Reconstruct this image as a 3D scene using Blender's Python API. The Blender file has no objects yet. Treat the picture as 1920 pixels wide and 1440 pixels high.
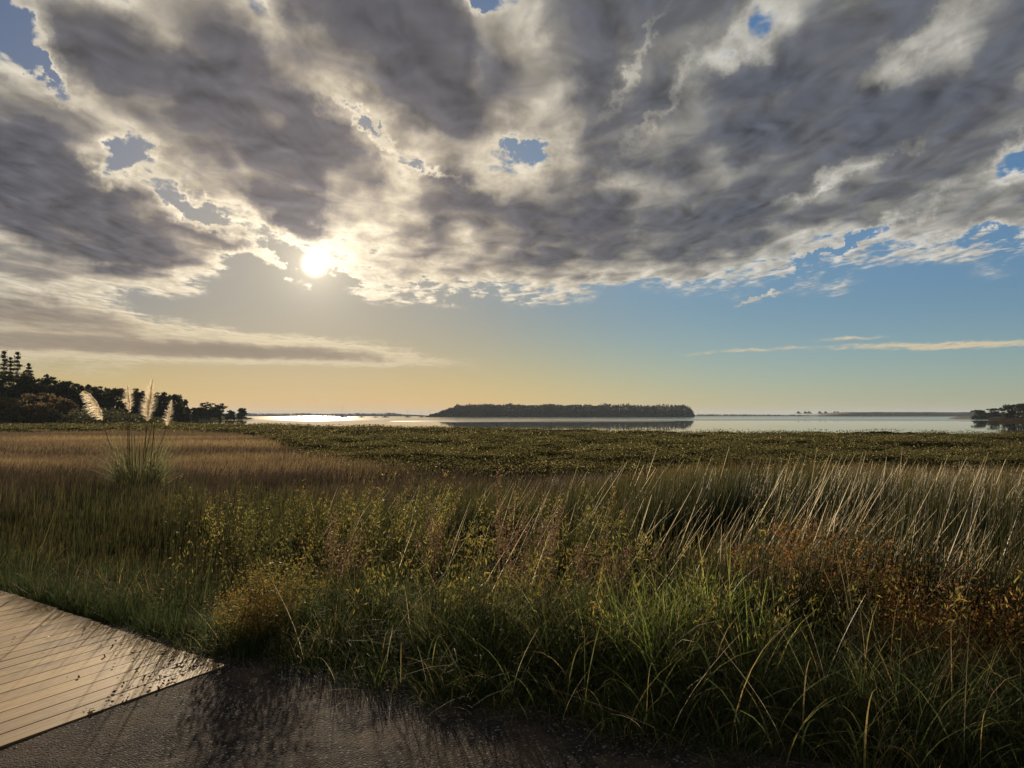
import bpy, math, random
import numpy as np
from mathutils import Vector, Matrix
R = math.radians
sc = bpy.context.scene
# ------------------------------------------------------------------ camera
F = 1371.0
PITCH = math.atan(59 / F)
EYE = 1.65
cam = bpy.data.cameras.new('camera'); cam_o = bpy.data.objects.new('camera', cam)
sc.collection.objects.link(cam_o); sc.camera = cam_o
cam.sensor_width = 36; cam.lens = 36 * F / 1920; cam.clip_start = 0.05; cam.clip_end = 40000
cam_o.location = (0, 0, EYE); cam_o.rotation_euler = (R(90) + PITCH, 0, 0)
# ------------------------------------------------------------------ light
SUN_EL, SUN_AZ = R(11.4), R(-15.2)
sd = Vector((math.sin(SUN_AZ) * math.cos(SUN_EL), math.cos(SUN_AZ) * math.cos(SUN_EL), math.sin(SUN_EL)))
sun = bpy.data.lights.new('sun', 'SUN'); sun_o = bpy.data.objects.new('sun', sun)
sc.collection.objects.link(sun_o); sun_o.rotation_euler = sd.to_track_quat('Z', 'Y').to_euler()
sun.energy = 5.0; sun.angle = R(0.6); sun.color = (1.0, 0.80, 0.56)
sc.view_settings.view_transform = 'Standard'; sc.view_settings.look = 'None'
sc.view_settings.exposure = 0.8; sc.view_settings.gamma = 1
sc.cycles.use_denoising = True
sc.cycles.max_bounces = 6; sc.cycles.transparent_max_bounces = 12; sc.cycles.volume_bounces = 0
sc.cycles.sample_clamp_indirect = 3.0
# ------------------------------------------------------------------ node helper
class NB:
    def __init__(s, nt): s.nt = nt; s.n = nt.nodes; s.l = nt.links
    def put(s, sock, v):
        if isinstance(v, bpy.types.NodeSocket): s.l.new(v, sock)
        elif v is not None: sock.default_value = v
    def m(s, op, a, b=None, c=None, clamp=False):
        x = s.n.new('ShaderNodeMath'); x.operation = op; x.use_clamp = clamp
        for i, v in enumerate((a, b, c)): s.put(x.inputs[i], v)
        return x.outputs[0]
    def vm(s, op, a, b=None):
        x = s.n.new('ShaderNodeVectorMath'); x.operation = op
        s.put(x.inputs[0], a); s.put(x.inputs[1], b)
        return x.outputs['Value'] if op in ('DOT_PRODUCT', 'LENGTH', 'DISTANCE') else x.outputs[0]
    def comb(s, x, y, z):
        c = s.n.new('ShaderNodeCombineXYZ')
        for i, v in enumerate((x, y, z)): s.put(c.inputs[i], v)
        return c.outputs[0]
    def sep(s, v):
        c = s.n.new('ShaderNodeSeparateXYZ'); s.put(c.inputs[0], v); return c.outputs
    def noise(s, v, scale, detail=4, rough=0.5, dist=0, dim='3D'):
        t = s.n.new('ShaderNodeTexNoise'); t.noise_dimensions = dim
        s.put(t.inputs['Vector'], v); t.inputs['Scale'].default_value = scale
        t.inputs['Detail'].default_value = detail; t.inputs['Roughness'].default_value = rough
        t.inputs['Distortion'].default_value = dist
        return t.outputs[0]
    def ss(s, v, a, b, lo=0.0, hi=1.0, kind='SMOOTHSTEP'):
        x = s.n.new('ShaderNodeMapRange'); x.interpolation_type = kind
        for i, q in enumerate((v, a, b, lo, hi)): s.put(x.inputs[i], q)
        return x.outputs[0]
    def ramp(s, v, stops, interp='LINEAR'):
        r = s.n.new('ShaderNodeValToRGB'); s.put(r.inputs[0], v)
        e = r.color_ramp.elements; r.color_ramp.interpolation = interp
        while len(e) > 1: e.remove(e[-1])
        e[0].position = stops[0][0]
        for i, (p, c) in enumerate(stops):
            q = e[0] if i == 0 else e.new(p)
            q.color = (c, c, c, 1) if isinstance(c, (int, float)) else (*c, 1)
        return r.outputs[0]
    def mix(s, f, a, b, mode='MIX'):
        x = s.n.new('ShaderNodeMix'); x.data_type = 'RGBA'; x.blend_type = mode
        s.put(x.inputs[0], f)
        for i, v in ((6, a), (7, b)):
            if isinstance(v, tuple) and len(v) == 3: v = (*v, 1)
            s.put(x.inputs[i], v)
        return x.outputs[2]
    def new(s, t): return s.n.new(t)
# ------------------------------------------------------------------ sky: clear air plus a broken cloud deck
# cloud cover (0 clear, 2 thin bright edge, 9 thickest) by elevation row and azimuth column, in degrees
COVER_EL0, COVER_DEL, COVER_AZ0, COVER_DAZ = 3.2, 1.6, -38.75, 2.5
COVER = """22111000000000000000000000000000
33333333322210000000000000000000
22211000000000000000000000000000
43332000000000000000000000000000
55554420000222222210111111000101
65767752212343455555454332232234
77878765342346567777777752455556
88888523574357667788877876566675
99985355775457776687667875777623
78963467775646744674566777577766
65554677887643532577676877888776
57446677797444543477567878988856
12268788884467764467666787656868
21287689653678876566768987655799
33467577565688876775653467786799
33443565357788855776666446787799
33443553368888755787777556787799
33443553378788325788777556787799""".split('\n')
STROKES = [(-15.2, 11.3, 1.7, 1.0, -20, -3.0), (-32.5,6.55,8.33,1.00,-3,4.2), (-29.1,4.71,17.50,0.58,-1,3.4), (-16.3,4.65,10.83,0.62,-3,2.6), (-21.2,6.00,9.17,0.38,-2,1.0), (-28.3,17.31,1.67,1.08,60,-4.8), (-24.1,14.67,3.12,0.71,-35,-4.6), (-35.2,24.24,1.25,1.25,0,-4.8), (-33.1,22.17,2.08,0.58,-55,-4.6), (0.6,20.14,1.75,0.71,-5,-4.8), (1.7,19.87,1.04,0.58,-35,-3.0), (-2.4,30.15,1.08,0.75,0,-6.5), (-11.3,21.56,2.92,0.38,-32,-3.5), (-6.7,18.53,2.92,0.33,-20,-3.0), (30.7,4.71,7.08,0.25,-1,2.6), (25.1,5.45,2.50,0.15,0,1.8), (17.8,4.81,4.58,0.15,2,1.6), (-17.6,12.22,4.58,1.25,-30,-2.5), (-16.6,10.64,2.50,0.58,-35,2.6), (-13.6,11.66,3.75,0.67,-30,1.8), (-20.2,10.96,2.08,0.83,-25,-2.5), (-3.4,8.98,2.50,0.38,-12,-2.2), (-6.1,10.58,0.92,0.38,5,-3.0), (27.0,13.08,4.58,0.46,22,-2.6), (23.8,11.74,5.00,0.38,30,-2.2), (33.2,11.95,3.33,0.38,0,-2.6), (34.8,16.21,2.08,1.04,30,-3.5), (18.3,8.47,1.25,0.17,15,2.2), (19.8,8.86,1.00,0.21,25,2.2), (18.2,27.13,2.92,1.17,40,-1.8), (29.5,24.05,4.58,0.83,32,-1.8), (31.7,21.68,2.50,1.08,10,1.5), (18.9,24.36,3.33,1.08,8,1.5), (19.2,20.30,2.50,1.00,0,2.0), (26.1,21.08,2.92,0.83,10,1.5), (7.2,25.22,2.50,1.67,70,1.5), (9.7,26.12,4.58,0.42,60,-1.8), (12.2,23.48,4.58,0.50,50,-1.8), (26.0,17.30,6.25,0.42,22,-1.6), (23.9,16.86,2.08,0.38,30,-1.8), (-6.8,24.89,2.92,2.92,0,1.2), (-22.8,22.29,4.58,2.50,-35,1.0), (-16.4,14.99,2.08,1.25,0,3.0), (-33.0,14.87,5.42,2.50,-15,1.5), (-29.2,11.21,3.75,1.04,-8,1.5), (-21.3,12.71,3.33,0.67,-20,2.2)]
def build_world():
    w = bpy.data.worlds.new("World"); sc.world = w; w.use_nodes = True
    b = NB(w.node_tree); b.n.clear()
    out = b.new('ShaderNodeOutputWorld'); bg = b.new('ShaderNodeBackground')
    bg.inputs[1].default_value = 0.0575
    b.l.new(bg.outputs[0], out.inputs[0])
    sky = b.new('ShaderNodeTexSky'); sky.sky_type = 'NISHITA'; sky.sun_disc = False
    sky.sun_elevation = SUN_EL; sky.sun_rotation = SUN_AZ
    sky.air_density = 1.0; sky.dust_density = 0.6; sky.ozone_density = 1.5
    tc = b.new('ShaderNodeTexCoord'); d = b.vm('NORMALIZE', tc.outputs['Generated'])
    x, y, z = b.sep(d)
    deg = 180 / math.pi
    az = b.m('MULTIPLY', b.m('ARCTAN2', x, y), deg)
    el = b.m('MULTIPLY', b.m('ARCSINE', z), deg)
    zc = b.m('ADD', b.m('MAXIMUM', z, 0.0), 0.035)
    px, py = b.m('DIVIDE', x, zc), b.m('DIVIDE', y, zc)
    P = b.comb(px, py, 0.0)
    # warp of the cover table
    wn = b.new('ShaderNodeTexNoise'); b.put(wn.inputs['Vector'], d); wn.inputs['Scale'].default_value = 13
    wn.inputs['Detail'].default_value = 6; wn.inputs['Roughness'].default_value = 0.6
    wr, wg, _ = b.sep(wn.outputs['Color'])
    azw = b.m('ADD', az, b.m('MULTIPLY', b.m('SUBTRACT', wr, 0.5), 7.0))
    elw = b.m('ADD', el, b.m('MULTIPLY', b.m('SUBTRACT', wg, 0.5), b.ss(el, 3.0, 12.0, 0.7, 3.8)))
    w2 = b.new('ShaderNodeTexNoise'); b.put(w2.inputs['Vector'], d); w2.inputs['Scale'].default_value = 42
    w2.inputs['Detail'].default_value = 4; w2.inputs['Roughness'].default_value = 0.65
    w2r, w2g, _ = b.sep(w2.outputs['Color'])
    azs = b.m('MULTIPLY_ADD', b.m('SUBTRACT', w2r, 0.5), b.ss(el, 5.0, 12.0, 1.0, 4.0), az); els = b.m('MULTIPLY_ADD', b.m('SUBTRACT', w2g, 0.5), b.ss(el, 5.0, 12.0, 0.2, 3.2), el)
    azs = b.m('ADD', azs, b.m('MULTIPLY', b.m('SUBTRACT', wr, 0.5), b.ss(el, 4.0, 12.0, 3.0, 4.5)))
    els = b.m('ADD', els, b.m('MULTIPLY', b.m('SUBTRACT', wg, 0.5), b.ss(el, 3.0, 12.0, 0.6, 3.2)))
    fac = b.m('DIVIDE', b.m('SUBTRACT', azw, COVER_AZ0), COVER_DAZ * 31)
    tot = None; wsum = None
    for j, row in enumerate(COVER):
        c = b.ramp(fac, [(i / 31, int(q) / 10) for i, q in enumerate(row)], 'EASE')
        rel = b.m('ABSOLUTE', b.m('DIVIDE', b.m('SUBTRACT', elw, COVER_EL0 + COVER_DEL * j), COVER_DEL))
        wt = b.ss(rel, 0.0, 1.0, 1.0, 0.0)
        t = b.m('MULTIPLY', c, wt)
        tot = t if tot is None else b.m('ADD', tot, t)
    cover = b.m('MULTIPLY', tot, 10.0)
    cover = b.m('ADD', cover, b.m('MULTIPLY', b.m('SUBTRACT', cover, 4.6), b.m('MULTIPLY', b.ss(cover, 1.0, 3.5), 0.14)))
    # single banks, streaks and holes: azimuth, elevation, half length, half width, tilt, change of cover
    for (a0, e0, L, W, rot, amt) in STROKES:
        c_, s_ = math.cos(R(rot)), math.sin(R(rot))
        A = b.m('SUBTRACT', azs, a0); Ee = b.m('SUBTRACT', els, e0)
        u = b.m('ADD', b.m('MULTIPLY', A, c_ / L), b.m('MULTIPLY', Ee, s_ / L))
        v = b.m('ADD', b.m('MULTIPLY', A, -s_ / W), b.m('MULTIPLY', Ee, c_ / W))
        r2 = b.m('MULTIPLY_ADD', u, u, b.m('MULTIPLY', v, v))
        cover = b.m('MULTIPLY_ADD', b.m('EXPONENT', b.m('MULTIPLY', b.m('POWER', r2, 1.15), -1.0)), amt, cover)
    cover = b.m('MAXIMUM', cover, -1.2)
    # outside the charted part of the sky the deck simply goes on
    topf = b.ss(elw, 28.8, 33.0); sidef = b.ss(b.m('ABSOLUTE', az), 37.0, 44.0)
    onf = b.m('MULTIPLY', b.m('MAXIMUM', topf, sidef), b.ss(el, 8.0, 13.0))
    cover = b.m('ADD', b.m('MULTIPLY', cover, b.m('SUBTRACT', 1.0, onf)), b.m('MULTIPLY', onf, 5.6))
    # billows: stretched along the wind (+Y), finer flecks on top
    Q = b.comb(b.m('MULTIPLY', px, 1.0), b.m('MULTIPLY', py, 0.6), 0.3)
    n1 = b.noise(Q, 2.6, 5, 0.5, 0.25)
    nm = b.noise(Q, 6.5, 3.5, 0.5, 0.4)
    n2 = b.noise(Q, 17.0, 5, 0.6, 0.3)
    # the same billows a step towards the sun: the lit flank of each is brighter
    Ps = (sd.x / (sd.z + .035), sd.y / (sd.z + .035) * 0.6, 0.3)
    tw = b.vm('NORMALIZE', b.vm('SUBTRACT', Ps, Q))
    off = b.vm('SCALE', tw); off.node.inputs['Scale'].default_value = 0.035
    n1b = b.noise(b.vm('ADD', Q, off), 6.5, 3.5, 0.5, 0.4)
    relief = b.m('SUBTRACT', nm, n1b)
    hasc = b.m('MAXIMUM', b.ss(cover, 0.15, 1.6), b.m('MULTIPLY', b.ss(el, 13.0, 16.5), 0.9))
    hasc = b.m('MULTIPLY', hasc, b.ss(el, 5.5, 11.5, 0.30, 1.0))
    tt = b.m('ADD', cover, b.m('MULTIPLY', b.m('SUBTRACT', n1, 0.5), b.m('MULTIPLY_ADD', hasc, 4.6, 1.0)))
    tt = b.m('ADD', tt, b.m('MULTIPLY', b.m('SUBTRACT', nm, 0.5), b.m('MULTIPLY_ADD', hasc, 7.2, 1.0)))
    tt = b.m('ADD', tt, b.m('MULTIPLY', b.m('SUBTRACT', n2, 0.5), b.m('MULTIPLY', b.ss(tt, 5.0, 2.0, 0.4, 7.0), hasc)))
    # distance from the sun
    ang = b.m('MULTIPLY', b.m('ARCCOSINE', b.m('MINIMUM', b.vm('DOT_PRODUCT', d, tuple(sd)), 0.99999)), deg)
    near = b.m('EXPONENT', b.m('MULTIPLY', b.m('POWER', b.m('DIVIDE', ang, 13.0), 2), -1.0))
    mid = b.m('EXPONENT', b.m('DIVIDE', ang, -30.0))
    alpha = b.ss(tt, 0.3, 2.6)
    lowf = b.ss(el, 10.0, 4.0)
    # light through the cloud by thickness: thin glows, thick is grey
    warm = b.ramp(b.m('MULTIPLY', tt, 0.1), [(0.10, (0.62, 0.54, 0.42)), (0.29, (0.74, 0.63, 0.46)), (0.46, (0.38, 0.32, 0.25)),
                  (0.60, (0.225, 0.195, 0.172)), (0.72, (0.128, 0.113, 0.118)), (1.0, (0.112, 0.104, 0.110))], 'B_SPLINE')
    cool = b.ramp(b.m('MULTIPLY', tt, 0.1), [(0.10, (0.46, 0.47, 0.46)), (0.29, (0.55, 0.53, 0.47)), (0.46, (0.32, 0.31, 0.28)),
                  (0.60, (0.220, 0.220, 0.212)), (0.72, (0.116, 0.121, 0.137)), (1.0, (0.092, 0.102, 0.128))], 'B_SPLINE')
    cc = b.mix(b.ss(ang, 36.0, 6.0), cool, warm)
    gain = b.m('ADD', b.m('MULTIPLY_ADD', relief, 2.2, 1.0), b.m('MULTIPLY', near, 0.55))
    gain = b.m('ADD', gain, b.m('MULTIPLY', b.m('EXPONENT', b.m('MULTIPLY', b.m('POWER', b.m('DIVIDE', ang, 4.0), 2), -1.0)), 0.35))
    gain = b.m('MAXIMUM', gain, 0.5)
    cc = b.vm('SCALE', cc); b.put(cc.node.inputs['Scale'], gain)
    tan_ = b.mix(b.ss(tt, 2.0, 5.5), (0.66, 0.54, 0.34), (0.37, 0.29, 0.20))
    cc = b.mix(b.m('MULTIPLY', lowf, 0.8), cc, tan_)
    cs = b.vm('SCALE', cc); b.put(cs.node.inputs['Scale'], 10.0)   # the Background runs at 0.1
    # clear air
    # brightness of the clear sky compressed, to tame the glare around the sun
    lum = b.vm('DOT_PRODUCT', sky.outputs[0], (0.3, 0.5, 0.2))
    sc_ = b.m('DIVIDE', 1.0, b.m('MULTIPLY_ADD', lum, 0.16, 0.75))
    air = b.vm('SCALE', sky.outputs[0]); b.put(air.node.inputs['Scale'], sc_)
    tint = b.mix(b.ss(el, 0.0, 9.0), b.mix(b.ss(az, -12.0, 24.0), (0.96, 0.94, 0.74), (0.86, 1.08, 1.40)),
                 b.mix(b.ss(az, -16.0, 16.0), (0.53, 0.60, 0.78), (0.60, 0.84, 1.12)))
    air = b.mix(1.0, air, tint, 'MULTIPLY')
    air = b.mix(b.m('MULTIPLY', near, 0.55), air, (5.4, 4.7, 3.6))
    col = b.mix(alpha, air, cs)
    # aureole and the veiled disc
    aur = b.m('ADD', b.m('MULTIPLY', b.m('EXPONENT', b.m('MULTIPLY', ang, -0.75)), 8.0),
              b.m('MULTIPLY', b.m('EXPONENT', b.m('MULTIPLY', ang, -0.2)), 1.2))
    disc = b.m('MULTIPLY', b.ss(ang, 1.25, 0.3), 14.0)
    g = b.m('MULTIPLY', b.m('ADD', aur, disc), b.ss(tt, 3.5, 7.0, 1.0, 0.45))
    gl = b.vm('SCALE', (1.0, 0.86, 0.62)); b.put(gl.node.inputs['Scale'], g)
    col = b.vm('ADD', col, gl)
    b.l.new(col, bg.inputs[0])
    w.cycles.sampling_method = 'MANUAL'; w.cycles.sample_map_resolution = 1024
build_world()
# ------------------------------------------------------------------ helpers
rng = np.random.default_rng(7)
random.seed(7)
def at(px, py, Y):
    """the point of the place that lies Y metres ahead, seen at photo pixel px, py"""
    X_ = (px - 960) / F; Z_ = (720 - py) / F
    yy = math.cos(PITCH) - Z_ * math.sin(PITCH); zz = math.sin(PITCH) + Z_ * math.cos(PITCH)
    return Vector((X_ / yy * Y, Y, EYE + zz / yy * Y))
def onz(px, py, z=0.0):
    p = at(px, py, 1.0); t = (z - EYE) / (p.z - EYE)
    return Vector((p.x * t, t, z))
def tag(o, label=None, cat=None, group=None, kind=None):
    for k, v in (('label', label), ('category', cat), ('group', group), ('kind', kind)):
        if v: o[k] = v
    return o
def empty(name, loc, label=None, cat=None, group=None):
    o = bpy.data.objects.new(name, None); sc.collection.objects.link(o); o.location = loc
    o.empty_display_size = 0.2
    return tag(o, label, cat, group)
def link(name, me, mat, parent=None, loc=None):
    o = bpy.data.objects.new(name, me); sc.collection.objects.link(o)
    if mat is not None and not me.materials: me.materials.append(mat)
    if parent is not None: o.parent = parent
    if loc is not None: o.location = loc
    return o
def npmesh(name, V, Fc, attrs=None, smooth=False):
    """V (n,3), Fc (m,k) with k 3 or 4"""
    me = bpy.data.meshes.new(name); V = np.asarray(V, np.float32); Fc = np.asarray(Fc, np.int32)
    me.vertices.add(len(V)); me.vertices.foreach_set('co', V.ravel())
    m, k = Fc.shape
    me.loops.add(m * k); me.loops.foreach_set('vertex_index', Fc.ravel())
    me.polygons.add(m); me.polygons.foreach_set('loop_start', np.arange(0, m * k, k, dtype=np.int32))
    me.polygons.foreach_set('loop_total', np.full(m, k, np.int32))
    me.polygons.foreach_set('use_smooth', np.full(m, smooth, bool))
    for n_, a in (attrs or {}).items():
        at_ = me.attributes.new(n_, 'FLOAT', 'POINT'); at_.data.foreach_set('value', np.asarray(a, np.float32).ravel())
    me.update(calc_edges=True); me.validate()
    return me
def ribbons(P, H, W, LX, LY, seg=3, curve=1.7, face=None, tone=None, tipw=0.12, tips=False):
    """blades: base P, length H, width W, horizontal reach LX, LY at the tip"""
    n = len(P); t = np.linspace(0, 1, seg + 1)
    if face is None: face = rng.uniform(0, math.pi, n)
    if tone is None: tone = rng.random(n)
    reach = np.sqrt(LX ** 2 + LY ** 2); up = np.sqrt(np.maximum(H ** 2 - reach ** 2, (0.25 * H) ** 2))
    tc_ = t[None, :] ** curve
    cx = P[:, 0:1] + LX[:, None] * tc_; cy = P[:, 1:2] + LY[:, None] * tc_
    cz = P[:, 2:3] + up[:, None] * t[None, :] * (1 - 0.0 * t)
    if tips:   # let tall arching blades droop at the tip
        dr = np.clip(reach / H, 0, 1)[:, None]; cz = P[:, 2:3] + (up[:, None]) * (t - 0.55 * dr * t ** 3)[...]
    w = W[:, None] * (1 - (1 - tipw) * t[None, :] ** 1.5) * 0.5
    dx = np.cos(face)[:, None] * w; dy = np.sin(face)[:, None] * w
    V = np.empty((n, seg + 1, 2, 3), np.float32)
    V[:, :, 0, 0] = cx - dx; V[:, :, 1, 0] = cx + dx
    V[:, :, 0, 1] = cy - dy; V[:, :, 1, 1] = cy + dy
    V[:, :, 0, 2] = cz; V[:, :, 1, 2] = cz
    base = (np.arange(n) * (seg + 1) * 2)[:, None]; k = (np.arange(seg) * 2)[None, :]; b0 = base + k
    Fc = np.stack([b0, b0 + 1, b0 + 3, b0 + 2], -1).reshape(-1, 4)
    T = np.repeat(tone, (seg + 1) * 2); A = np.tile(np.repeat(t, 2), n)
    return V.reshape(-1, 3), Fc, T, A
def leaves(C, size, tone=None, aspect=0.55, flat=0.0, droop=None):
    """one quad leaf per centre C, random orientation"""
    n = len(C); size = np.broadcast_to(size, (n,))
    if tone is None: tone = rng.random(n)
    a = rng.normal(size=(n, 3)); a[:, 2] *= (1 - flat)
    a /= np.linalg.norm(a, axis=1, keepdims=True) + 1e-9
    b = rng.normal(size=(n, 3)); b[:, 2] *= (1 - flat * 0.6)
    b -= a * (a * b).sum(1, keepdims=True); b /= np.linalg.norm(b, axis=1, keepdims=True) + 1e-9
    a = a * size[:, None] * 0.5; b = b * size[:, None] * 0.5 * aspect
    V = np.stack([C - a, C + b * 1.0 - a * 0.1, C + a, C - b * 1.0 - a * 0.1], 1).reshape(-1, 3)
    Fc = (np.arange(n)[:, None] * 4 + np.arange(4)[None, :])
    return V, Fc, np.repeat(tone, 4), np.tile([0, .5, 1, .5], n)
def join(parts):
    V = []; Fc = []; T = []; A = []; o = 0
    for v, f, t, a in parts:
        V.append(v); Fc.append(f + o); T.append(t); A.append(a); o += len(v)
    return np.concatenate(V), np.concatenate(Fc), np.concatenate(T), np.concatenate(A)
def stuffmesh(name, parts, smooth=False):
    V, Fc, T, A = join(parts)
    return npmesh(name, V, Fc, {'tone': T, 'along': A}, smooth)
def tube(pts, rad, sides=6, tone=0.5):
    """tapered tube through pts"""
    pts = np.asarray(pts, float); n = len(pts); rad = np.broadcast_to(rad, (n,))
    d = np.gradient(pts, axis=0); d /= np.linalg.norm(d, axis=1, keepdims=True) + 1e-9
    ref = np.where(np.abs(d[:, 2:3]) > 0.9, np.array([[1., 0, 0]]), np.array([[0, 0, 1.]]))
    u = np.cross(d, ref); u /= np.linalg.norm(u, axis=1, keepdims=True) + 1e-9; v = np.cross(d, u)
    th = np.linspace(0, 2 * math.pi, sides, endpoint=False)
    V = pts[:, None] + rad[:, None, None] * (u[:, None] * np.cos(th)[None, :, None] + v[:, None] * np.sin(th)[None, :, None])
    i = np.arange(n - 1)[:, None] * sides; j = np.arange(sides)[None, :]; j2 = (j + 1) % sides
    Fc = np.stack([i + j, i + j2, i + sides + j2, i + sides + j], -1).reshape(-1, 4)
    V = V.reshape(-1, 3); return V, Fc, np.full(len(V), tone), np.repeat(np.linspace(0, 1, n), sides)
def boxv(c, s, yaw=0.0, tone=0.5):
    x, y, z = [q / 2 for q in s]
    V = np.array([[-x, -y, -z], [x, -y, -z], [x, y, -z], [-x, y, -z], [-x, -y, z], [x, -y, z], [x, y, z], [-x, y, z]])
    cs, sn = math.cos(yaw), math.sin(yaw)
    V = np.stack([V[:, 0] * cs - V[:, 1] * sn, V[:, 0] * sn + V[:, 1] * cs, V[:, 2]], 1) + np.array(c)
    Fc = np.array([[0, 3, 2, 1], [4, 5, 6, 7], [0, 1, 5, 4], [1, 2, 6, 5], [2, 3, 7, 6], [3, 0, 4, 7]])
    return V, Fc, np.full(8, tone), np.full(8, 0.5)
# smooth value noise on arrays
_T = rng.random((256, 256))
def vnoise(x, y, s):
    x = np.asarray(x) / s + 517.3; y = np.asarray(y) / s + 231.7
    i = np.floor(x).astype(int); j = np.floor(y).astype(int); u = x - i; v = y - j
    u = u * u * (3 - 2 * u); v = v * v * (3 - 2 * v); i %= 256; j %= 256; i1 = (i + 1) % 256; j1 = (j + 1) % 256
    return (_T[i, j] * (1 - u) + _T[i1, j] * u) * (1 - v) + (_T[i, j1] * (1 - u) + _T[i1, j1] * u) * v
def fbm(x, y, s, o=4):
    r = 0; a = 0.5; tot = 0
    for k in range(o):
        r = r + a * vnoise(x + 37.1 * k, y - 11.7 * k, s); tot += a; a *= 0.5; s = s / 2.03
    return r / tot
def sst(x, a, b):
    t = np.clip((np.asarray(x, float) - a) / (b - a), 0, 1); return t * t * (3 - 2 * t)
# ------------------------------------------------------------------ materials
def mat(name):
    m = bpy.data.materials.new(name); m.use_nodes = True; b = NB(m.node_tree); b.n.clear()
    out = b.new('ShaderNodeOutputMaterial'); return m, b, out
def plant(name, stops, trans=0.4, tboost=1.8, rough=0.45, spec=0.4, tip=None, tipat=(0.6, 1.0), patch=None):
    m, b, out = mat(name)
    a = b.new('ShaderNodeAttribute'); a.attribute_name = 'tone'
    col = b.ramp(a.outputs['Fac'], stops)
    if tip:
        al = b.new('ShaderNodeAttribute'); al.attribute_name = 'along'
        col = b.mix(b.ss(al.outputs['Fac'], tipat[0], tipat[1]), col, tip)
    if patch:
        g = b.new('ShaderNodeNewGeometry')
        col = b.mix(b.ss(b.noise(g.outputs['Position'], patch[0], 3), 0.42, 0.62, 0.0, patch[2]), col, patch[1])
    p = b.new('ShaderNodeBsdfPrincipled'); b.put(p.inputs['Base Color'], col)
    p.inputs['Roughness'].default_value = rough; p.inputs['Specular IOR Level'].default_value = spec
    t = b.new('ShaderNodeBsdfTranslucent'); tb = b.vm('SCALE', col); tb.node.inputs['Scale'].default_value = tboost
    b.put(t.inputs['Color'], tb)
    mx = b.new('ShaderNodeMixShader'); mx.inputs[0].default_value = trans
    b.l.new(p.outputs[0], mx.inputs[1]); b.l.new(t.outputs[0], mx.inputs[2]); b.l.new(mx.outputs[0], out.inputs[0])
    return m
def solid(name, stops, scale=3.0, rough=0.8, bump=0.0, bscale=30.0, spec=0.3, stretch=(1, 1, 1)):
    m, b, out = mat(name); g = b.new('ShaderNodeNewGeometry')
    v = b.vm('MULTIPLY', g.outputs['Position'], stretch)
    p = b.new('ShaderNodeBsdfPrincipled'); b.put(p.inputs['Base Color'], b.ramp(b.noise(v, scale, 6, 0.6), stops))
    p.inputs['Roughness'].default_value = rough; p.inputs['Specular IOR Level'].default_value = spec
    if bump:
        bp = b.new('ShaderNodeBump'); bp.inputs['Strength'].default_value = bump
        bp.inputs['Distance'].default_value = 0.02
        b.put(bp.inputs['Height'], b.noise(v, bscale, 4, 0.6)); b.l.new(bp.outputs[0], p.inputs['Normal'])
    b.l.new(p.outputs[0], out.inputs[0]); return m
M = {}
M['rush'] = plant('rush_green', [(0, (.008, .011, .006)), (.45, (.018, .026, .010)), (.78, (.045, .050, .018)), (1, (.12, .10, .045))], 0.28, 1.9, 0.45, 0.2, tip=(.085, .065, .024), tipat=(.84, 1))
M['pale'] = plant('pale_dry_stem', [(0, (.20, .17, .11)), (1, (.42, .37, .26))], 0.5, 1.7, 0.4, 0.4)
M['sedge'] = plant('brown_sedge', [(0, (.013, .011, .009)), (.35, (.027, .021, .015)), (.7, (.052, .038, .026)), (1, (.14, .10, .06))], 0.32, 1.6, 0.5, 0.3)
M['straw'] = plant('straw_meadow', [(0, (.065, .047, .032)), (.5, (.110, .080, .045)), (1, (.20, .145, .074))], 0.4, 1.6, 0.5, 0.3)
M['grass'] = plant('lush_grass', [(0, (.012, .017, .008)), (.45, (.025, .036, .013)), (.78, (.055, .064, .022)), (.9, (.14, .11, .045)), (1, (.17, .12, .06))], 0.42, 2.3, 0.6, 0.05)
M['lit'] = plant('painted_backlit_grass', [(0, (.05, .07, .016)), (.7, (.11, .14, .032)), (1, (.20, .17, .07))], 0.55, 2.2, 0.5, 0.15)  # lighter copy of the grass: the backlit glow is put into the colour
M['olive'] = plant('yellow_green_herb', [(0, (.018, .021, .010)), (.45, (.062, .062, .018)), (.8, (.15, .125, .032)), (1, (.14, .075, .032))], 0.45, 2.1, 0.6, 0.15)
M['mangrove'] = plant('mangrove_leaf', [(0, (.018, .018, .009)), (.45, (.044, .042, .017)), (.8, (.095, .085, .032)), (1, (.22, .19, .10))], 0.42, 2.3, 0.8, 0.0)  # no gloss; the palest stop paints the leaf glints
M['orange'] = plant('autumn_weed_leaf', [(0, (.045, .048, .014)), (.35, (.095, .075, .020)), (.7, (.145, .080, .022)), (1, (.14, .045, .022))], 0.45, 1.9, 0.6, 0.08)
M['seed'] = plant('brown_seed_head', [(0, (.07, .04, .028)), (1, (.17, .10, .065))], 0.35, 1.6, 0.6, 0.2)
M['plume'] = plant('cream_plume', [(0, (.66, .58, .44)), (1, (.84, .80, .70))], 0.7, 1.2, 0.6, 0.2)
M['pstem'] = plant('plume_stem', [(0, (.07, .042, .028)), (1, (.19, .12, .06))], 0.2, 1.2, 0.9, 0.0)
M['pleaf'] = plant('pampas_leaf', [(0, (.05, .055, .028)), (.6, (.10, .11, .05)), (1, (.28, .24, .15))], 0.45, 1.7, 0.7, 0.03)
M['tree'] = plant('dark_tree_leaf', [(0, (.020, .023, .012)), (1, (.060, .060, .028))], 0.3, 1.8, 0.7, 0.05)
M['willow'] = plant('brown_willow_leaf', [(0, (.055, .042, .022)), (1, (.125, .09, .042))], 0.4, 1.8, 0.7, 0.05)
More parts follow.
